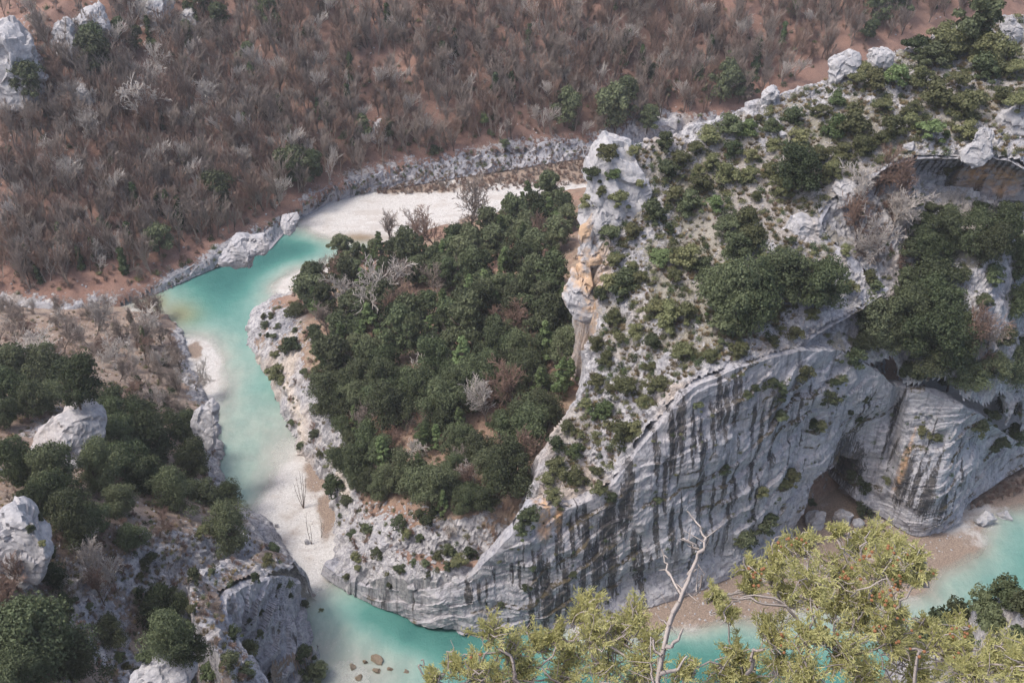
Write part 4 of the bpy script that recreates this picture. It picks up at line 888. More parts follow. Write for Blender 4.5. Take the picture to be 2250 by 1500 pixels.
fill([(1310, 330), (1500, 300), (1700, 230), (1900, 130), (2250, 30), (2250, 350), (2000, 340), (1850, 420), (1820, 600), (1700, 760), (1500, 830), (1300, 1080), (1190, 1060), (1290, 850), (1330, 700), (1320, 500)], 12, weighted(('bush', 'olive', .75), ('bush', 'oak', .2), ('bush', 'light', .05)), 2.4, 4.0, 0.72, ('ridge',), seed=3)
# cliff and terrace growth
for a, b, c, mt in ((1690, 850, 36, 'oak'), (1720, 860, 30, 'oak'), (1760, 830, 40, 'olive'), (1660, 860, 24, 'oak'), (1820, 890, 50, 'oak'), (1715, 920, 34, 'oak'), (1780, 945, 34, 'oak'), (1800, 940, 28, 'olive'), (1865, 910, 24, 'oak'), (1880, 930, 24, 'oak'), (1530, 900, 34, 'oak'), (1640, 870, 24, 'oak'), (1710, 880, 34, 'oak'), (1640, 1190, 44, 'oak'), (1670, 1170, 60, 'oak'), (1630, 1200, 60, 'oak'), (1690, 1140, 40, 'oak'),
                    (1675, 1090, 30, 'olive'), (1745, 1060, 40, 'olive'), (1720, 1075, 34, 'olive'), (1590, 1040, 26, 'oak'), (1160, 1295, 22, 'oak'), (1260, 1270, 22, 'oak'), (1170, 1250, 20, 'oak'), (1100, 1335, 20, 'oak'), (1900, 1080, 30, 'oak'), (1880, 1060, 36, 'oak'), (1895, 1130, 40, 'oak'), (1340, 1100, 34, 'oak'), (1440, 1110, 26, 'oak'), (2030, 960, 34, 'olive'), (2060, 970, 26, 'olive'), (1830, 850, 30, 'oak'), (2170, 930, 40, 'oak'), (2140, 950, 44, 'oak'), (2200, 900, 50, 'oak'), (2190, 985, 50, 'oak'), (2230, 960, 50, 'oak'),
                    (1950, 1060, 24, 'olive'), (1780, 1110, 24, 'oak'), (1850, 840, 24, 'oak'), (1900, 880, 22, 'oak')):
    put(a, b, c, 'bush', mt, 0.25)
for a, b, c in ((1930, 740, 110), (1970, 720, 100), (2020, 700, 120), (2070, 720, 110), (2050, 780, 130), (2000, 780, 90), (1960, 770, 80), (1890, 770, 70), (2100, 800, 100), (2040, 830, 100), (2080, 860, 90), (2120, 860, 70), (2000, 830, 60), (2020, 660, 80), (1870, 800, 60), (2070, 545, 84), (2130, 560, 84), (2020, 510, 60), (2100, 530, 50), (2180, 545, 60), (2150, 580, 80), (2200, 560, 80), (2230, 620, 70), (2050, 590, 70), (2100, 620, 60), (2180, 620, 60), (2160, 680, 50), (2220, 700, 70), (2200, 760, 60), (2180, 830, 70), (2230, 850, 90), (2150, 740, 44), (2240, 780, 60), (2000, 560, 60), (1930, 640, 44), (1985, 620, 50), (2245, 560, 60), (2045, 470, 46), (2085, 485, 52), (2150, 475, 46), (2195, 480, 50), (2230, 470, 44), (2010, 455, 36), (2040, 560, 70)):
    put(a, b, c * 0.86, 'oak' if c > 65 else 'bush', None if c > 65 else 'oak')
for a, b, c, kd in ((1900, 480, 110, 'pale'), (1950, 520, 120, 'pale'), (1930, 570, 110, 'pale'), (1880, 540, 90, 'brown'), (1970, 470, 90, 'brown'), (1990, 540, 90, 'pale'), (1920, 430, 80, 'brown'), (2130, 780, 90, 'brown'), (2150, 830, 90, 'brown'), (2170, 780, 80, 'bare')):
    put(a, b, c, kd)

# peninsula: notable trees, then the wood
for a, b, c, kd in ((925, 830, 90, 'dead'), (1130, 900, 110, 'brown'), (1070, 930, 110, 'pale'), (1040, 1050, 80, 'dead'), (820, 680, 130, 'pale'), (770, 690, 90, 'pale'), (860, 650, 100, 'bare'), (900, 700, 90, 'brown'), (1000, 540, 90, 'bare'), (1040, 520, 100, 'bare'), (960, 550, 80, 'brown'), (1180, 560, 80, 'brown'), (860, 550, 70, 'bare'), (905, 530, 60, 'bare'), (720, 740, 60, 'bare'), (900, 1020, 70, 'pale'), (890, 960, 60, 'bare'), (1210, 440, 50, 'brown'), (990, 1170, 50, 'dead'), (1160, 630, 70, 'brown'), (1080, 740, 70, 'brown'), (980, 760, 60, 'bare'), (780, 830, 60, 'bare')):
    put(a, b, c, kd)
for a, b, c in ((1010, 850, 74), (1015, 960, 46), (970, 620, 54), (1110, 620, 50), (1095, 700, 44), (1190, 870, 50), (1200, 800, 60), (1090, 870, 40), (945, 760, 44), (1250, 850, 46), (1140, 820, 36), (930, 1000, 50), (840, 640, 40), (1030, 680, 44)):
    put(a, b, c, 'pine')
for a, b, c in ((640, 770, 44), (612, 835, 44), (625, 780, 34), (640, 935, 24), (650, 690, 50), (670, 650, 60), (700, 630, 60), (740, 605, 50), (690, 680, 50), (735, 870, 50), (700, 830, 40), (745, 930, 40), (690, 960, 30), (740, 1010, 40), (740, 1085, 50), (760, 1110, 40), (810, 1170, 26), (880, 1160, 40), (890, 1180, 30), (830, 1225, 30), (880, 1255, 26), (935, 1240, 24), (905, 1240, 20), (860, 1290, 20), (940, 1270, 20), (925, 1190, 26), (940, 1150, 40), (790, 1250, 20), (770, 1180, 30), (760, 1270, 20), (985, 1250, 26), (990, 1220, 36), (1010, 1240, 40), (1040, 1225, 36), (950, 1130, 30), (600, 745, 18), (610, 720, 16), (580, 700, 16), (590, 740, 14), (660, 985, 22), (705, 905, 30), (670, 820, 26)):
    put(a, b, c, 'bush', 'oak' if rnd0.random() < .8 else 'olive')
wood = weighted(('oak', None, .78), ('pine', None, .13), ('brown', None, .04), ('bare', None, .05))
n1 = fill([(1260, 470), (1180, 450), (1100, 500), (960, 560), (850, 560), (740, 590), (660, 640), (690, 720), (680, 830), (705, 930), (745, 1040), (780, 1100), (930, 1110), (965, 1200), (1060, 1190), (1140, 1140), (1180, 990), (1270, 860), (1290, 720), (1260, 600)], 265, wood, 5.0, 11.5, 0.46, ('peninsula',), tries=22, seed=4)
n2 = fill([(600, 640), (700, 600), (760, 760), (800, 1100), (980, 1150), (1040, 1250), (780, 1270), (740, 1150), (640, 900), (560, 720)], 12, weighted(('bush', 'oak', .6), ('bush', 'olive', .4)), 2.4, 3.6, 0.8, ('peninsula',), seed=5)

# left bank
for a, b, c in ((30, 850, 90), (80, 860, 90), (20, 900, 90), (130, 870, 80), (60, 920, 70), (180, 900, 90), (240, 920, 80), (10, 940, 60), (100, 900, 70), (150, 1120, 90), (60, 1050, 90), (110, 1080, 100), (220, 1080, 90), (170, 1190, 110), (100, 1130, 60), (290, 1060, 90), (340, 1080, 100), (390, 1120, 90), (420, 1060, 80), (360, 1010, 100), (430, 1020, 60), (300, 980, 70), (340, 950, 90), (410, 970, 70), (260, 1130, 80), (200, 1180, 70), (300, 1200, 60), (460, 1110, 70), (500, 1120, 60), (520, 1150, 40), (510, 1210, 90), (100, 1480, 190), (60, 1400, 90), (170, 1480, 120), (380, 1430, 100), (350, 1400, 90), (420, 1460, 70), (250, 1420, 60), (390, 1350, 50), (150, 1350, 46), (10, 1440, 80), (130, 1290, 60), (30, 1500, 90), (240, 960, 80), (280, 1010, 80), (250, 1050, 80)):
    put(a, b, c * 0.92, 'oak' if c > 45 else 'bush', None if c > 45 else 'oak')
for a, b, c in ((420, 1280, 36), (470, 1260, 20), (590, 1240, 30), (600, 1210, 34), (560, 1280, 24), (635, 1285, 26), (670, 1330, 24), (705, 1345, 14), (515, 1400, 34), (545, 1430, 44), (570, 1400, 20), (320, 1250, 30), (330, 1230, 30), (360, 1310, 30), (380, 1300, 24), (310, 1310, 30), (200, 1340, 24), (70, 1165, 22), (95, 1200, 20), (90, 1140, 20), (265, 1450, 30), (330, 1450, 44), (280, 1470, 24), (500, 1460, 50), (470, 1490, 60), (540, 1480, 44), (590, 1490, 24), (670, 1450, 50), (690, 1490, 60), (410, 1330, 30), (300, 870, 30), (360, 800, 26), (375, 870, 22), (640, 1310, 14), (612, 1290, 14), (570, 1350, 18), (545, 1370, 22)):
    put(a, b, c, 'bush', 'oak' if rnd0.random() < .75 else 'olive')
for a, b, c, kd in ((205, 1290, 80, 'pale'), (265, 1310, 90, 'pale'), (230, 1330, 70, 'brown'), (225, 1040, 60, 'dead'), (300, 770, 60, 'bare'), (130, 830, 90, 'pale'), (80, 810, 90, 'pale'), (205, 745, 80, 'pale'), (140, 780, 80, 'bare'), (235, 890, 80, 'bare'), (330, 760, 70, 'pale'), (180, 800, 70, 'bare'), (40, 780, 90, 'bare'), (260, 800, 70, 'pale'), (40, 1300, 70, 'brown'), (350, 1180, 50, 'brown'), (20, 1330, 60, 'brown')):
    put(a, b, c, kd)
put(310, 870, 50, 'bare', 'ivy'); put(320, 770, 60, 'bare', 'ivy'); put(335, 890, 40, 'bare', 'ivy'); put(365, 890, 36, 'bare', 'ivy')
n3 = fill([(0, 680), (340, 690), (400, 760), (430, 860), (440, 960), (330, 930), (260, 860), (100, 800), (0, 780)], 60, weighted(('pale', None, .3), ('bare', None, .5), ('brown', None, .12), ('bare', 'ivy', .08)), 5, 9.0, 0.42, ('left_bank',), seed=6)
n4 = fill([(0, 830), (250, 860), (420, 980), (500, 1120), (640, 1250), (560, 1500), (0, 1500)], 12, weighted(('bush', 'oak', .6), ('bush', 'olive', .3), ('brown', None, .1)), 2.4, 3.6, 0.7, ('left_bank',), seed=7)

# near spur
for a, b, c in ((2060, 1395, 90), (2010, 1420, 60), (2110, 1370, 70), (2160, 1345, 64), (2210, 1325, 76), (2245, 1345, 70), (2180, 1370, 60), (2090, 1440, 90), (2240, 1430, 60)):
    put(a, b, c, 'bush', 'oak')

# far slope: dark evergreens and ivy-clad trunks read off the photo
for a, b, c in ((230, 180, 80), (215, 140, 60), (75, 225, 60), (440, 60, 50), (480, 70, 50), (590, 70, 50), (610, 90, 40), (660, 410, 80), (630, 415, 50), (690, 400, 50), (490, 470, 60), (1350, 290, 80), (1370, 260, 60), (1420, 290, 50), (1240, 280, 60), (1230, 240, 30), (1430, 180, 30), (1580, 230, 60), (1640, 220, 60), (1330, 230, 26), (1410, 215, 20), (350, 560, 50), (800, 310, 40), (890, 300, 26), (770, 330, 34), (1970, 40, 60), (1930, 60, 50), (1660, 120, 24), (1740, 40, 30), (705, 20, 30), (540, 140, 40), (850, 310, 40), (1530, 190, 30), (410, 110, 40), (300, 110, 40), (260, 100, 36), (1900, 90, 40), (1460, 215, 30), (1110, 320, 24), (950, 340, 24), (1090, 265, 26)):
    put(a, b, c, 'oak' if c > 28 else 'bush', None if c > 28 else 'oak')
for a, b in ((255, 400), (310, 350), (410, 380), (465, 390), (300, 460), (350, 470), (375, 480), (400, 500), (50, 580), (70, 590), (140, 550), (90, 620), (275, 600), (180, 590), (210, 570), (540, 290), (560, 200), (720, 280), (970, 160), (970, 110), (1000, 120), (1085, 220), (1125, 220), (545, 310), (700, 260), (1160, 110), (1380, 120), (1370, 140), (1560, 140), (1660, 160), (2050, 20), (620, 270), (640, 330), (770, 250), (850, 60), (1290, 100), (1410, 160)):
    put(a, b, rnd0.uniform(40, 64), 'bare', 'ivy')
put(322, 265, 100, 'pale'); put(410, 190, 70, 'bare'); put(1115, 210, 90, 'bare'); put(1000, 170, 50, 'dead')
farp = [(0, 0), (2250, 0), (2000, 70), (1800, 150), (1600, 250), (1330, 300), (1150, 310), (900, 345), (640, 450), (340, 620), (0, 650)]
n5 = fill(farp, 165, weighted(('bare', None, .62), ('brown', None, .2), ('pale', None, .12), ('bare', 'ivy', .06)), 7, 13, 0.40, ('hillside',), seed=8)
n6 = fill(farp, 16, weighted(('bush', 'oak', .8), ('bush', 'light', .2)), 3, 7, 0.3, ('hillside',), seed=18)
print('filled', n1, n2, n3, n4, n5, n6, 'plants', len(PLANTS))

# bare saplings and shrubs on the gravel
def stems(name, u0, v0, tips, label, r=0.05):
    c = cast(u0, v0)[0]; e = root(name, c, (1, 1, 1), 0)
    for tu, tv, bend in tips:
        tip = Vector(at_y(tu, tv, c.y + 0.6)) - c; n = 6; P = [Vector((0, 0, -.3)) + (tip - Vector((0, 0, -.3))) * (i / n) + Vector((math.sin(i / n * 3.1) * bend, 0, 0)) for i in range(n + 1)]
        A, B = P[:-1], P[1:]; ra = [r * (1.3 - i / n) for i in range(n)]; A, B = [list(x) for x in A], [list(x) for x in B]; rb = [r * (1.3 - (i + 1) / n) for i in range(n)]
        for i in range(2, n):
            for k in range(2):
                q = P[i] + Vector((random.uniform(-.8, .8), random.uniform(-.5, .5), random.uniform(.6, 1.6))); A.append(list(P[i])); B.append(list(q)); ra.append(r * .4); rb.append(r * .2)
        m = Mesh(); m.add(*prisms(A, B, np.array(ra), np.array(rb))); obj('stem', m.build('stem', True), M['bark'], e)
    return tag(e, label, 'shrub')
stems('bare_shrub', 667, 1116, ((650, 1042, -.2), (658, 1034, .1), (664, 1040, .15), (672, 1046, .1), (645, 1060, -.3)), 'dark leafless shrub with several upright stems on the gravel bar', 0.09)
stems('bare_shrub', 685, 1195, ((673, 1125, -.5), (680, 1150, .2)), 'thin leaning sapling below the leafless shrub on the gravel bar', 0.08)
stems('bare_shrub', 706, 1180, ((704, 1140, .2), (712, 1150, .1)), 'small leafless sapling beside the thin leaning one', 0.06)

# ------------------------------------------------------------------ what nobody could count: scattered with geometry nodes
def scatter(name, pts, sources, label=None, cat=None):
    """pts: (x, y, z, scale, which source); sources: loose meshes drawn at the points"""
    P = np.array(pts, np.float32); me = bpy.data.meshes.new(name); me.vertices.add(len(P)); me.vertices.foreach_set('co', P[:, :3].ravel())
    attr(me, 'sc', P[:, 3]); attr(me, 'vi', P[:, 4]); attr(me, 'rz', RNG.uniform(0, 6.28, len(P)))
    o = obj(name, me); o['kind'] = 'stuff'
    if label: o['label'] = label; o['category'] = cat
    g = bpy.data.node_groups.new(name, 'GeometryNodeTree')
    g.interface.new_socket('Geometry', in_out='INPUT', socket_type='NodeSocketGeometry'); g.interface.new_socket('Geometry', in_out='OUTPUT', socket_type='NodeSocketGeometry')
    N = g.nodes.new; gi, go, jn = N('NodeGroupInput'), N('NodeGroupOutput'), N('GeometryNodeJoinGeometry'); L = g.links.new
    def na(nm):
        x = N('GeometryNodeInputNamedAttribute'); x.data_type = 'FLOAT'; x.inputs[0].default_value = nm; return x.outputs[0]
    cx = N('ShaderNodeCombineXYZ'); L(na('rz'), cx.inputs[2])
    for i, sme in enumerate(sources):
        so_ = bpy.data.objects.new(name + '_source', sme)
        oi = N('GeometryNodeObjectInfo'); oi.inputs[0].default_value = so_
        ip = N('GeometryNodeInstanceOnPoints'); cmp_ = N('FunctionNodeCompare'); cmp_.data_type = 'FLOAT'; cmp_.operation = 'EQUAL'; cmp_.inputs['Epsilon'].default_value = 0.1
        L(na('vi'), cmp_.inputs[0]); cmp_.inputs[1].default_value = float(i)
        L(gi.outputs[0], ip.inputs['Points']); L(cmp_.outputs[0], ip.inputs['Selection']); L(oi.outputs['Geometry'], ip.inputs['Instance']); L(cx.outputs[0], ip.inputs['Rotation']); L(na('sc'), ip.inputs['Scale'])
        L(ip.outputs[0], jn.inputs[0])
    L(jn.outputs[0], go.inputs[0])
    md = o.modifiers.new('scatter', 'NODES'); md.node_group = g; return o
def joined(parts, name):
    """several meshes with their own materials as one loose mesh"""
    V, F, mi, n = [], [], [], 0; out = []
    for k, me_ in enumerate(parts):
        v = np.empty(len(me_.vertices) * 3, np.float32); me_.vertices.foreach_get('co', v); f = np.empty(len(me_.loops), np.int32); me_.loops.foreach_get('vertex_index', f)
        V.append(v.reshape(-1, 3)); F.append(f.reshape(-1, 4) + n); mi += [k] * (len(f) // 4); n += len(v) // 3
    m = mesh_np(name, np.concatenate(V), np.concatenate(F), False)
    for me_ in parts: m.materials.append(me_.materials[0])
    m.polygons.foreach_set('material_index', np.array(mi, np.int32)); return m
def spots(poly, n, smin, smax, nsrc, surf, share=0.0, seed=1, maxslope=0.2, keepoff=None, dens=None):
    rnd = random.Random(seed); out = []; tries = 0; P = np.array(poly, float); lo, hi = P.min(0), P.max(0)
    cand = RNG.uniform(lo, hi, (n * 8, 2)); ok = sdf(cand[:, 0], cand[:, 1], poly) < 0
    for u0, v0 in cand[ok]:
        if len(out) >= n: break
        if dens and rnd.random() > dens(u0, v0): continue
        c = cast(u0, v0)
        if not c or c[2] not in surf or c[1].z < maxslope: continue
        sc = rnd.uniform(smin, smax)
        if share and not free(c[0].x, c[0].y, keepoff or 1.0, share): continue
        out.append((c[0].x, c[0].y, c[0].z, sc, rnd.randrange(nsrc)))
    return out
bpy.context.view_layer.update(); DG = bpy.context.evaluated_depsgraph_get()
# the cast below must meet ground only, so plants are skipped by hiding them from it
_hide = [o for o in bpy.data.objects if o.name.split('.')[0] in ('crown', 'trunk', 'foliage', 'stem', 'ivy')]
for o in _hide: o.hide_viewport = True
bpy.context.view_layer.update(); DG = bpy.context.evaluated_depsgraph_get()
G_far = spots(farp, 1250, 0.7, 1.3, 8, ('hillside',), seed=31)
tw = [bare_tree('wood', 200 + i, 15, 0.36, 5, 0.27, (5, 5, 4, 2, 2), 0.45, -0.04, 1.7) for i in range(8)]
for i, (a, b) in enumerate(tw): a.materials.append(M[('twig', 'bark', 'twig')[i % 3]]); b.materials.append(M[('twig', 'brown_twig', 'twig', 'brown_twig', 'twig', 'pale_twig', 'brown_twig', 'twig')[i]])
W_src = [joined(x, 'leafless_woodland_source') for x in tw]
ug = [bare_tree('brush', 220 + i, 3.2, 0.9, 4, 0.05, (6, 5, 4, 2), 0.9, 0, 1.6) for i in range(5)]
for i, (a, b) in enumerate(ug): a.materials.append(M['brown_twig']); b.materials.append(M[('brown_twig', 'twig')[i % 2]])
U_src = [joined(x, 'undergrowth_source') for x in ug]
def low_tuft(seed, n, h, w_, leaf, mat):
    rng = np.random.default_rng(seed); d = unit(n, rng); d[:, 2] = np.abs(d[:, 2]); C = d * rng.uniform(.35, 1, (n, 1)) * np.array((w_ / 2, w_ / 2, h)); C += np.sin(C * 5 + seed) * 0.08
    N_ = d + rng.normal(size=(n, 3)) * .6; N_ /= np.linalg.norm(N_, axis=1)[:, None]; m = Mesh(); m.add(*leaves(C, N_, leaf, rng)); me_ = m.build('tuft'); me_.materials.append(M[mat]); return me_
def grass_tuft(seed, n, h, mat):
    rng = np.random.default_rng(seed); a = rng.uniform(0, 6.28, n); r = rng.uniform(0, .3, n); A = np.stack([r * np.cos(a), r * np.sin(a), 0 * r - .05], -1); B = A + np.stack([np.cos(a) * rng.uniform(.1, .5, n), np.sin(a) * rng.uniform(.1, .5, n), h * rng.uniform(.5, 1, n)], -1)
    m = Mesh(); m.add(*prisms(A, B, np.full(n, .035), np.full(n, .01))); me_ = m.build('grass'); me_.materials.append(M[mat]); return me_
S_src = [low_tuft(240 + i, 220, 0.9, 1.7, 0.07, ('olive', 'olive', 'oak', 'ivy')[i]) for i in range(4)]
D_src = [grass_tuft(250 + i, 60, 0.7, 'dry') for i in range(3)]
def stone(seed):
    V, F = ICO[1]; d = facets(V, seed, 8) * np.array((1, .8, .6)) * (1 + 0.15 * np.random.default_rng(seed).normal(size=(len(V), 1))); me_ = mesh_np('stone', d, F, False); me_.materials.append(M['rock']); return me_
R_src = [stone(260 + i) for i in range(6)]
scatter('leafless_woodland', G_far, W_src, 'mass of leafless grey-brown trees covering the far slope', 'woodland')
ridgep = [(1310, 330), (1500, 300), (1700, 230), (1900, 130), (2250, 30), (2250, 350), (2000, 340), (1850, 420), (1820, 600), (1700, 760), (1500, 830), (1300, 1080), (1190, 1060), (1290, 850), (1330, 700), (1320, 500)]
penp = [(600, 640), (760, 570), (1250, 420), (1290, 720), (1270, 860), (1180, 990), (1060, 1250), (780, 1270), (740, 1150), (640, 900), (560, 720)]
leftp = [(0, 680), (340, 690), (400, 760), (470, 960), (500, 1120), (640, 1250), (560, 1500), (0, 1500)]
U = spots(farp, 1400, 0.6, 1.5, 5, ('hillside',), seed=32)
U += spots(leftp, 420, 0.35, 1.0, 5, ('left_bank',), seed=33) + spots(penp, 240, 0.4, 1.1, 5, ('peninsula',), seed=34)
U += spots([(780, 415), (950, 385), (1290, 345), (1300, 400), (1180, 415), (850, 430)], 420, 0.5, 1.1, 5, ('river_bed', 'river'), seed=35)
U += spots([(2090, 1060), (2250, 980), (2250, 1080), (2130, 1120)], 90, 0.4, 0.9, 5, ('river_bed', 'river'), seed=36) + spots([(1850, 400), (1960, 400), (2000, 600), (1880, 580)], 80, 0.6, 1.2, 5, ('terrace',), seed=41)
U += spots([(640, 470), (720, 420), (950, 350), (1290, 305), (1300, 345), (950, 400), (720, 450)], 260, 0.35, 0.9, 5, ('rock_ledge', 'hillside'), seed=61, maxslope=-1.0)
U += spots(ridgep, 160, 0.25, 0.6, 5, ('ridge',), seed=42)
scatter('undergrowth', U, U_src, 'leafless brown brush under and between the trees', 'brush')
B = spots(ridgep, 1300, 0.5, 1.9, 4, ('ridge',), seed=37) + spots(leftp, 420, 0.5, 1.3, 4, ('left_bank',), seed=38) + spots(penp, 380, 0.5, 1.4, 4, ('peninsula',), seed=39) + spots(farp, 420, 0.8, 2.6, 4, ('hillside',), seed=40)
B += spots([(1850, 400), (2250, 420), (2250, 960), (1990, 850), (1760, 770), (1950, 650)], 160, 0.6, 1.5, 4, ('terrace',), seed=43) + spots([(1180, 1130), (1340, 1090), (1510, 860), (1800, 760), (1950, 860), (2200, 960), (2080, 1130), (1900, 1000), (1700, 1180), (1200, 1380), (1060, 1280)], 150, 0.4, 1.1, 4, ('cliff',), seed=44, maxslope=-1.0)
B += spots([(340, 640), (640, 460), (720, 415), (950, 345), (1290, 300), (1300, 345), (950, 400), (720, 450), (500, 575)], 150, 0.5, 1.6, 4, ('rock_ledge', 'hillside'), seed=62, maxslope=-1.0)
B += spots([(2030, 1400), (2250, 1280), (2250, 1500), (2000, 1500)], 60, 0.4, 0.9, 4, ('spur',), seed=45)
scatter('low_scrub', B, S_src, 'low green scrub dotted over rock and slopes', 'scrub')
D = spots(ridgep, 1800, 0.7, 1.5, 3, ('ridge',), seed=46) + spots(leftp, 900, 0.6, 1.3, 3, ('left_bank',), seed=47) + spots(penp, 350, 0.7, 1.4, 3, ('peninsula',), seed=48)
scatter('dry_grass', D, D_src, 'tufts of dry straw-coloured grass on stony ground', 'grass')
RB = spots(ridgep, 2600, 0.12, 0.5, 6, ('ridge',), seed=49) + spots([(780, 1090), (960, 1110), (1050, 1240), (900, 1290), (760, 1260)], 450, 0.12, 0.7, 6, ('peninsula',), seed=50) + spots([(600, 650), (700, 700), (720, 980), (640, 930), (550, 730)], 260, 0.12, 0.5, 6, ('peninsula',), seed=51)
RB += spots(leftp, 800, 0.12, 0.5, 6, ('left_bank',), seed=52) + spots([(640, 490), (1170, 430), (900, 520), (720, 515)], 220, 0.1, 0.3, 6, ('river_bed',), seed=53) + spots([(560, 1110), (640, 1000), (740, 1100), (740, 1280), (650, 1240)], 260, 0.08, 0.28, 6, ('river_bed', 'river'), seed=54)
RB += spots([(1300, 1340), (1700, 1220), (1900, 1140), (2200, 1100), (2000, 1300), (1500, 1380)], 420, 0.12, 0.5, 6, ('river_bed', 'river'), seed=55) + spots(farp, 500, 0.2, 0.8, 6, ('hillside',), seed=56) + spots([(2030, 1400), (2250, 1280), (2250, 1500), (2000, 1500)], 90, 0.08, 0.25, 6, ('spur',), seed=57)
scatter('rubble', RB, R_src, 'loose pale limestone rubble on ridge, banks and gravel', 'rubble')
for o in _hide: o.hide_viewport = False

# ------------------------------------------------------------------ junipers on the edge below the viewpoint
def juniper(root_px, clumps, dist, seed, label, branches=(), cones=(), density=1.0):
    rng = np.random.default_rng(seed)
    base = at_z(root_px[0], root_px[1], 216.6); e = root('juniper_shrub', Vector(base), (1, 1, 1), 0); e.rotation_euler = (0, 0, 0)
    BR = Mesh(); FO = Mesh(); k = dist / FPX
    cen = [at_r(u0, v0, dist + rng.uniform(-.22, .22)) - base for u0, v0, _ in clumps]
    # limbs: each clump joins the nearest clump that stands closer to the foot, the first ones join the foot
    order = np.argsort([np.linalg.norm(c) for c in cen]); A, Bq, ra, rb = [], [], [], []
    start = np.zeros(3); done = []
    def limb(p, q, r0, r1, n=6, wob=0.009):
        prev = p; off = rng.normal(size=3) * wob * 2
        for i in range(1, n + 1):
            f = i / n; x = p + (q - p) * f + off * math.sin(f * math.pi) + rng.normal(size=3) * wob * .35 * (i < n); A.append(prev); Bq.append(x); ra.append(r0 + (r1 - r0) * (i - 1) / n); rb.append(r0 + (r1 - r0) * f); prev = x
    for i in order:
        c = cen[i]; best = start; bd = np.linalg.norm(c) * 0.62
        for j in done:
            if np.linalg.norm(cen[j]) < np.linalg.norm(c) and np.linalg.norm(c - cen[j]) < bd: bd = np.linalg.norm(c - cen[j]); best = cen[j]
        limb(best, c, 0.0065 if best is start else 0.0036, 0.002); done.append(i)
    TA, TB, tr1, tr2 = [], [], [], []
    for (u0, v0, rp), c in zip(clumps, cen):
        R_ = rp * k; R_ *= 1.05; nt_ = int(8 + rp * 0.30)
        for _ in range(nt_):                                    # twigs fan out and up from the clump's heart
            d = rng.normal(size=3); d[2] = abs(d[2]) * 0.9 + 0.15; d /= np.linalg.norm(d); s = c - d * R_ * 0.25 + rng.normal(size=3) * R_ * .18; q = s + d * R_ * rng.uniform(.6, 1.15)
            limb(s, q, 0.0022, 0.0011, 3, 0.006)
            ns = int(27 * density)                               # sprigs along each twig
            t_ = rng.uniform(.25, 1.08, ns)[:, None]; S_ = s + (q - s) * t_ + rng.normal(size=(ns, 3)) * R_ * 0.05
            dd = d * 0.9 + rng.normal(size=(ns, 3)) * 0.5; dd[:, 2] += 0.2; dd /= np.linalg.norm(dd, axis=1)[:, None]; ln = rng.uniform(.006, .017, (ns, 1))
            TA.append(S_); TB.append(S_ + dd * ln); tr1.append(np.full(ns, .0010)); tr2.append(np.full(ns, .0007))
            for _b in range(2):                                  # side sprigs on the longest
                d3 = dd + rng.normal(size=(ns, 3)) * .75; d3 /= np.linalg.norm(d3, axis=1)[:, None]; s3 = S_ + dd * ln * rng.uniform(.3, .9, (ns, 1))
                TA.append(s3); TB.append(s3 + d3 * ln * rng.uniform(.45, .8, (ns, 1))); tr1.append(np.full(ns, .0009)); tr2.append(np.full(ns, .0006))
    for pts, r0, r1 in branches:
        W = [at_r(u0, v0, dist + dz) - base for u0, v0, dz in pts]
        for i in range(len(W) - 1):
            f0, f1 = i / (len(W) - 1), (i + 1) / (len(W) - 1); limb(W[i], W[i + 1], .65 * (r0 + (r1 - r0) * f0), .65 * (r0 + (r1 - r0) * f1), 4, 0.004)
    BR.add(*prisms(A, Bq, np.array(ra), np.array(rb))); obj('branch_frame', BR.build('branch_frame', True), M['jbark'], e)
    FO.add(*prisms(np.concatenate(TA), np.concatenate(TB), np.concatenate(tr1), np.concatenate(tr2))); fo = obj('foliage', FO.build('foliage', False), M['juniper'], e)
    cb = mesh_np('cone', *(lambda V, F: (facets(V, 5, 10) * 0.0040, F))(*ICO[2]), True); cb.materials.append(M['cone'])
    for u0, v0, n in cones:
        for _ in range(n):
            p = at_r(u0 + rng.normal() * 13, v0 + rng.normal() * 9, dist - rng.uniform(.06, .22)) - base; o = obj('cone', cb, None, fo); o.location = p; o.scale = [rng.uniform(.75, 1.2)] * 3
    tag(e, label, 'shrub', 'junipers on the viewpoint edge'); return e
cl_r = [(1920, 1185, 48), (1838, 1172, 22), (1765, 1205, 46), (1712, 1225, 42), (1880, 1205, 40), (1968, 1205, 36), (2005, 1235, 36), (1700, 1272, 44), (1780, 1290, 64), (1850, 1262, 58), (1930, 1255, 64), (1990, 1268, 46), (1650, 1252, 30), (1645, 1295, 34), (1570, 1312, 24), (1598, 1350, 26), (1830, 1335, 70), (1735, 1318, 50), (1905, 1325, 56), (2020, 1275, 26), (1885, 1372, 56), (1950, 1392, 56), (2035, 1372, 28), (2105, 1380, 34),
        (1985, 1432, 80), (2080, 1432, 70), (1850, 1442, 80), (1700, 1405, 56), (1622, 1445, 54), (1590, 1480, 50), (1720, 1470, 60), (2180, 1448, 62), (2245, 1462, 54), (2130, 1482, 66), (1785, 1405, 50), (1900, 1490, 70), (1780, 1490, 66), (1650, 1500, 56), (2010, 1500, 70), (2230, 1510, 60), (1505, 1478, 34), (1960, 1340, 40)]
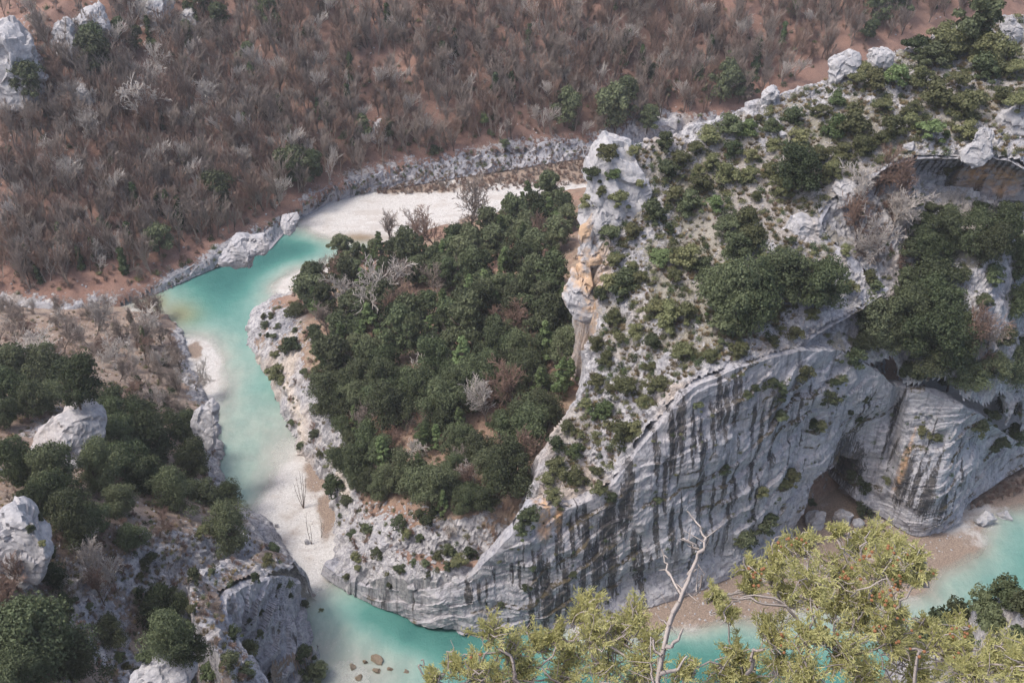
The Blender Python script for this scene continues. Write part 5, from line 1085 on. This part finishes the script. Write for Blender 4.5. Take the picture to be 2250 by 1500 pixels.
co_r = [(1670, 1248, 6), (1730, 1186, 5), (1765, 1180, 3), (1858, 1265, 9), (1905, 1208, 3), (1963, 1212, 4), (1900, 1230, 5), (1980, 1235, 5), (1995, 1228, 3), (1955, 1296, 6), (1968, 1272, 4), (2032, 1268, 4), (1925, 1308, 5), (1765, 1275, 4), (1780, 1335, 3), (1945, 1340, 2), (2100, 1382, 8), (1932, 1376, 5), (1822, 1388, 5), (1760, 1425, 4), (1732, 1420, 4), (1720, 1402, 3), (1998, 1412, 3), (1990, 1370, 3), (1940, 1398, 2), (2025, 1425, 2), (2105, 1445, 2), (1665, 1270, 4)]
br_r = [([(1900, 1760, .1), (1800, 1520, 0), (1760, 1370, -.05), (1728, 1330, -.1), (1650, 1312, -.12), (1565, 1302, -.12)], .010, .004), ([(1728, 1330, -.1), (1680, 1310, -.12), (1620, 1320, -.12), (1590, 1345, -.12), (1582, 1372, -.12)], .006, .0025), ([(1780, 1255, -.1), (1775, 1215, -.12), (1765, 1200, -.12)], .004, .002),
        ([(2000, 1750, 0), (2010, 1540, -.1), (2015, 1440, -.15), (2000, 1425, -.15)], .009, .006), ([(1830, 1440, -.1), (1832, 1390, -.12), (1835, 1350, -.12)], .005, .003), ([(1640, 1480, 0), (1650, 1450, -.12), (1655, 1425, -.12), (1680, 1425, -.12)], .009, .004), ([(1870, 1310, -.1), (1910, 1290, -.14), (1955, 1280, -.14)], .004, .002), ([(1895, 1225, -.1), (1905, 1190, -.12), (1912, 1165, -.1)], .004, .002), ([(1840, 1185, -.1), (1855, 1205, -.1), (1880, 1235, -.05)], .003, .003), ([(1960, 1500, 0), (1940, 1470, -.12), (1930, 1430, -.12)], .004, .002)]
cl_l = [(1080, 1392, 42), (1122, 1430, 56), (1180, 1422, 54), (1298, 1338, 42), (1280, 1372, 54), (1392, 1362, 50), (1352, 1400, 74), (1250, 1440, 66), (1425, 1418, 44), (1000, 1462, 34), (1042, 1482, 46), (1152, 1482, 66), (1332, 1470, 76), (1420, 1470, 56), (955, 1492, 26), (1240, 1500, 70), (1090, 1500, 60), (1310, 1400, 50), (1220, 1400, 40), (1400, 1510, 60)]
br_l = [([(1250, 1760, .1), (1180, 1560, -.05), (1130, 1490, -.12), (1122, 1440, -.15), (1105, 1410, -.15), (1096, 1382, -.15)], .011, .006), ([(1120, 1560, 0), (1060, 1490, -.1), (1022, 1450, -.12)], .005, .002), ([(960, 1560, 0), (940, 1500, -.1), (930, 1465, -.1), (925, 1450, -.1)], .005, .0025), ([(985, 1470, -.1), (980, 1430, -.12), (990, 1405, -.12)], .003, .0015), ([(1300, 1560, 0), (1210, 1490, -.14), (1190, 1468, -.14)], .006, .003)]
juniper((1900, 1790), cl_r, 2.75, 501, 'larger yellow-green juniper with orange cones at the lower right', br_r, co_r)
juniper((1250, 1790), cl_l, 3.0, 502, 'smaller yellow-green juniper at the bottom middle, left of the dead stem', br_l, [(1040, 1440, 2), (1130, 1440, 2)])
def dead_stem():
    base = at_z(1440, 1790, 216.6); e = root('dead_shrub', Vector(base), (1, 1, 1), 0); e.rotation_euler = (0, 0, 0); dist = 2.6; rng = np.random.default_rng(9)
    lines = [([(1440, 1790), (1442, 1600), (1452, 1450), (1470, 1370), (1500, 1300), (1530, 1230), (1547, 1190), (1540, 1165), (1525, 1140), (1510, 1122)], .0088, .0024), ([(1500, 1310), (1472, 1260), (1460, 1235), (1453, 1205)], .005, .002), ([(1535, 1205), (1512, 1190), (1500, 1182)], .004, .0018), ([(1470, 1372), (1500, 1308), (1535, 1298), (1542, 1262)], .006, .002), ([(1530, 1300), (1548, 1260)], .003, .0015), ([(1470, 1375), (1445, 1350)], .004, .0015),
             ([(1462, 1420), (1490, 1405), (1500, 1380)], .006, .0025), ([(1455, 1440), (1435, 1415), (1430, 1398)], .005, .002), ([(1450, 1480), (1490, 1470), (1510, 1440)], .006, .002), ([(1500, 1300), (1480, 1270), (1448, 1252)], .004, .0018), ([(1448, 1520), (1430, 1480), (1428, 1455)], .005, .002), ([(1510, 1262), (1530, 1250)], .003, .0012)]
    for i, (pl, r0, r1) in enumerate(lines):
        A, Bq, ra, rb = [], [], [], []; W = [at_r(u0, v0, dist + 0.02 * math.sin(j)) - base for j, (u0, v0) in enumerate(pl)]; L_ = len(W) - 1
        for j in range(L_):
            p, q = W[j], W[j + 1]; pr = p
            for s_ in range(1, 4):
                x = p + (q - p) * s_ / 3 + rng.normal(size=3) * .003 * (s_ < 3); f0, f1 = (j + (s_ - 1) / 3) / L_, (j + s_ / 3) / L_; A.append(pr); Bq.append(x); ra.append(r0 + (r1 - r0) * f0); rb.append(r0 + (r1 - r0) * f1)
                if rng.random() < .35: A.append(x); Bq.append(x + rng.normal(size=3) * .03); ra.append(.0018); rb.append(.0008)
                pr = x
        m = Mesh(); m.add(*prisms(A, Bq, np.array(ra), np.array(rb))); obj('trunk' if i == 0 else 'branch', m.build('branch', True), M['jbark'], e)
    tag(e, 'bare bleached dead stem with short forks between the two junipers', 'dead shrub')
dead_stem()

# ------------------------------------------------------------------ labels: each plant by the landmark it stands by
LM = [(1280, 600, 'the orange rock flake'), (1350, 410, 'the bulging rock knob'), (1850, 150, 'the leaning white slab'), (2150, 310, 'the pointed rock fin'), (2150, 70, 'the twin rock at top right'), (1600, 640, 'the biggest ridge oak'), (1460, 830, 'the rounded rim rock'), (1190, 1090, 'the rock horn'), (900, 470, 'the white gravel bar'), (925, 790, 'the bleached dead tree'), (545, 720, 'the pale rock nose of the bend'),
      (665, 1090, 'the leafless gravel shrub'), (850, 1230, 'the low rocky tip'), (1825, 1080, 'the cave'), (1960, 480, 'the gully'), (2000, 740, 'the shaded terrace'), (2060, 1050, 'the right buttress'), (150, 955, 'the domed outcrop'), (50, 1200, 'the pale left-edge outcrop'), (620, 1380, 'the bluish left-bank cliff'), (350, 1490, 'the low white rock at the bottom'), (300, 760, 'the left-bank clearing'), (560, 545, 'the rock platform'), (40, 160, 'the bluish cliff block'), (210, 60, 'the far rock rib'), (1150, 340, 'the far ledge hollow'), (830, 290, 'the mossy boulder'), (1360, 270, 'the dark evergreens behind the knob'), (700, 150, 'the upper middle of the far slope'), (1150, 130, 'the top centre of the far slope'), (1560, 120, 'the upper right far slope'), (150, 420, 'the left far slope'), (450, 400, 'the ivy-clad trunks'), (60, 600, 'the left valley floor'), (2200, 1350, 'the near spur'), (1090, 960, 'the middle of the peninsula wood'), (1090, 640, 'the back of the peninsula wood'), (760, 680, 'the pale bare trees by the bend')]
ORD = ['', 'second ', 'third ', 'fourth ', 'fifth ', 'sixth ', 'seventh ', 'eighth ', 'ninth ', 'tenth ', 'eleventh ', 'twelfth ', 'thirteenth ', 'fourteenth ', 'fifteenth ', 'sixteenth ', 'seventeenth ', 'eighteenth ', 'nineteenth ', 'twentieth ']
KIND = {('oak', None): ('dark green holm oak', 'tree', 'evergreen oaks'), ('pine', None): ('pointed light green conifer', 'tree', 'conifers in the wood'), ('bush', 'olive'): ('olive green shrub', 'shrub', 'olive shrubs'), ('bush', 'oak'): ('dark green shrub', 'shrub', 'dark green shrubs'), ('bush', 'light'): ('bright green shrub', 'shrub', 'bright green shrubs'),
        ('bare', None): ('leafless grey tree', 'tree', 'leafless trees'), ('pale', None): ('leafless pale grey tree', 'tree', 'leafless trees'), ('brown', None): ('leafless brown tree', 'tree', 'leafless trees'), ('bare', 'ivy'): ('leafless tree with ivy-clad trunk', 'tree', 'ivy-clad trees'), ('dead', None): ('bleached dead tree', 'tree', 'dead trees')}
lm = np.array([l[:2] for l in LM], float); buckets = {}
for r, kind, look, loc in PLANTS:
    pu, pv = to_px(np.array(loc)); i = int(np.argmin(np.hypot(lm[:, 0] - pu, lm[:, 1] - pv))); du, dv = pu - lm[i, 0], pv - lm[i, 1]
    side = ('right of' if du > 0 else 'left of') if abs(du) > abs(dv) else ('below' if dv > 0 else 'above')
    buckets.setdefault((KIND[(kind, look)], i, side), []).append((math.hypot(du, dv), r))
for (kw, i, side), lst in buckets.items():
    for n_, (_, r) in enumerate(sorted(lst, key=lambda x: x[0])):
        tag(r, f'{ORD[min(n_, 19)]}{"nearest " if True else ""}{kw[0]} {side} {LM[i][2]}', kw[1], kw[2]); del r['px']

# ------------------------------------------------------------------ thin haze filling the gorge
def haze(dens):
    x0, x1, y0, y1, z0, z1 = -700, 700, -60, 1000, -6, 430
    V = [(x, y, z) for z in (z0, z1) for y in (y0, y1) for x in (x0, x1)]; F = [(0, 2, 3, 1), (4, 5, 7, 6), (0, 1, 5, 4), (2, 6, 7, 3), (0, 4, 6, 2), (1, 3, 7, 5)]
    m = bpy.data.materials.new('haze'); m.use_nodes = True; t_ = m.node_tree; t_.nodes.clear(); o_ = t_.nodes.new('ShaderNodeOutputMaterial'); p = t_.nodes.new('ShaderNodeVolumePrincipled')
    p.inputs['Color'].default_value = (0.93, 0.95, 1.0, 1); p.inputs['Density'].default_value = dens; p.inputs['Anisotropy'].default_value = 0.2; t_.links.new(p.outputs[0], o_.inputs['Volume'])
    o = obj('haze', mesh_np('haze', V, F, False), m); o['kind'] = 'stuff'; o['label'] = 'thin pale haze filling the gorge'; o['category'] = 'haze'
haze(0.00013)

for me_ in [m_ for m_ in bpy.data.meshes if m_.users == 0]: bpy.data.meshes.remove(me_)
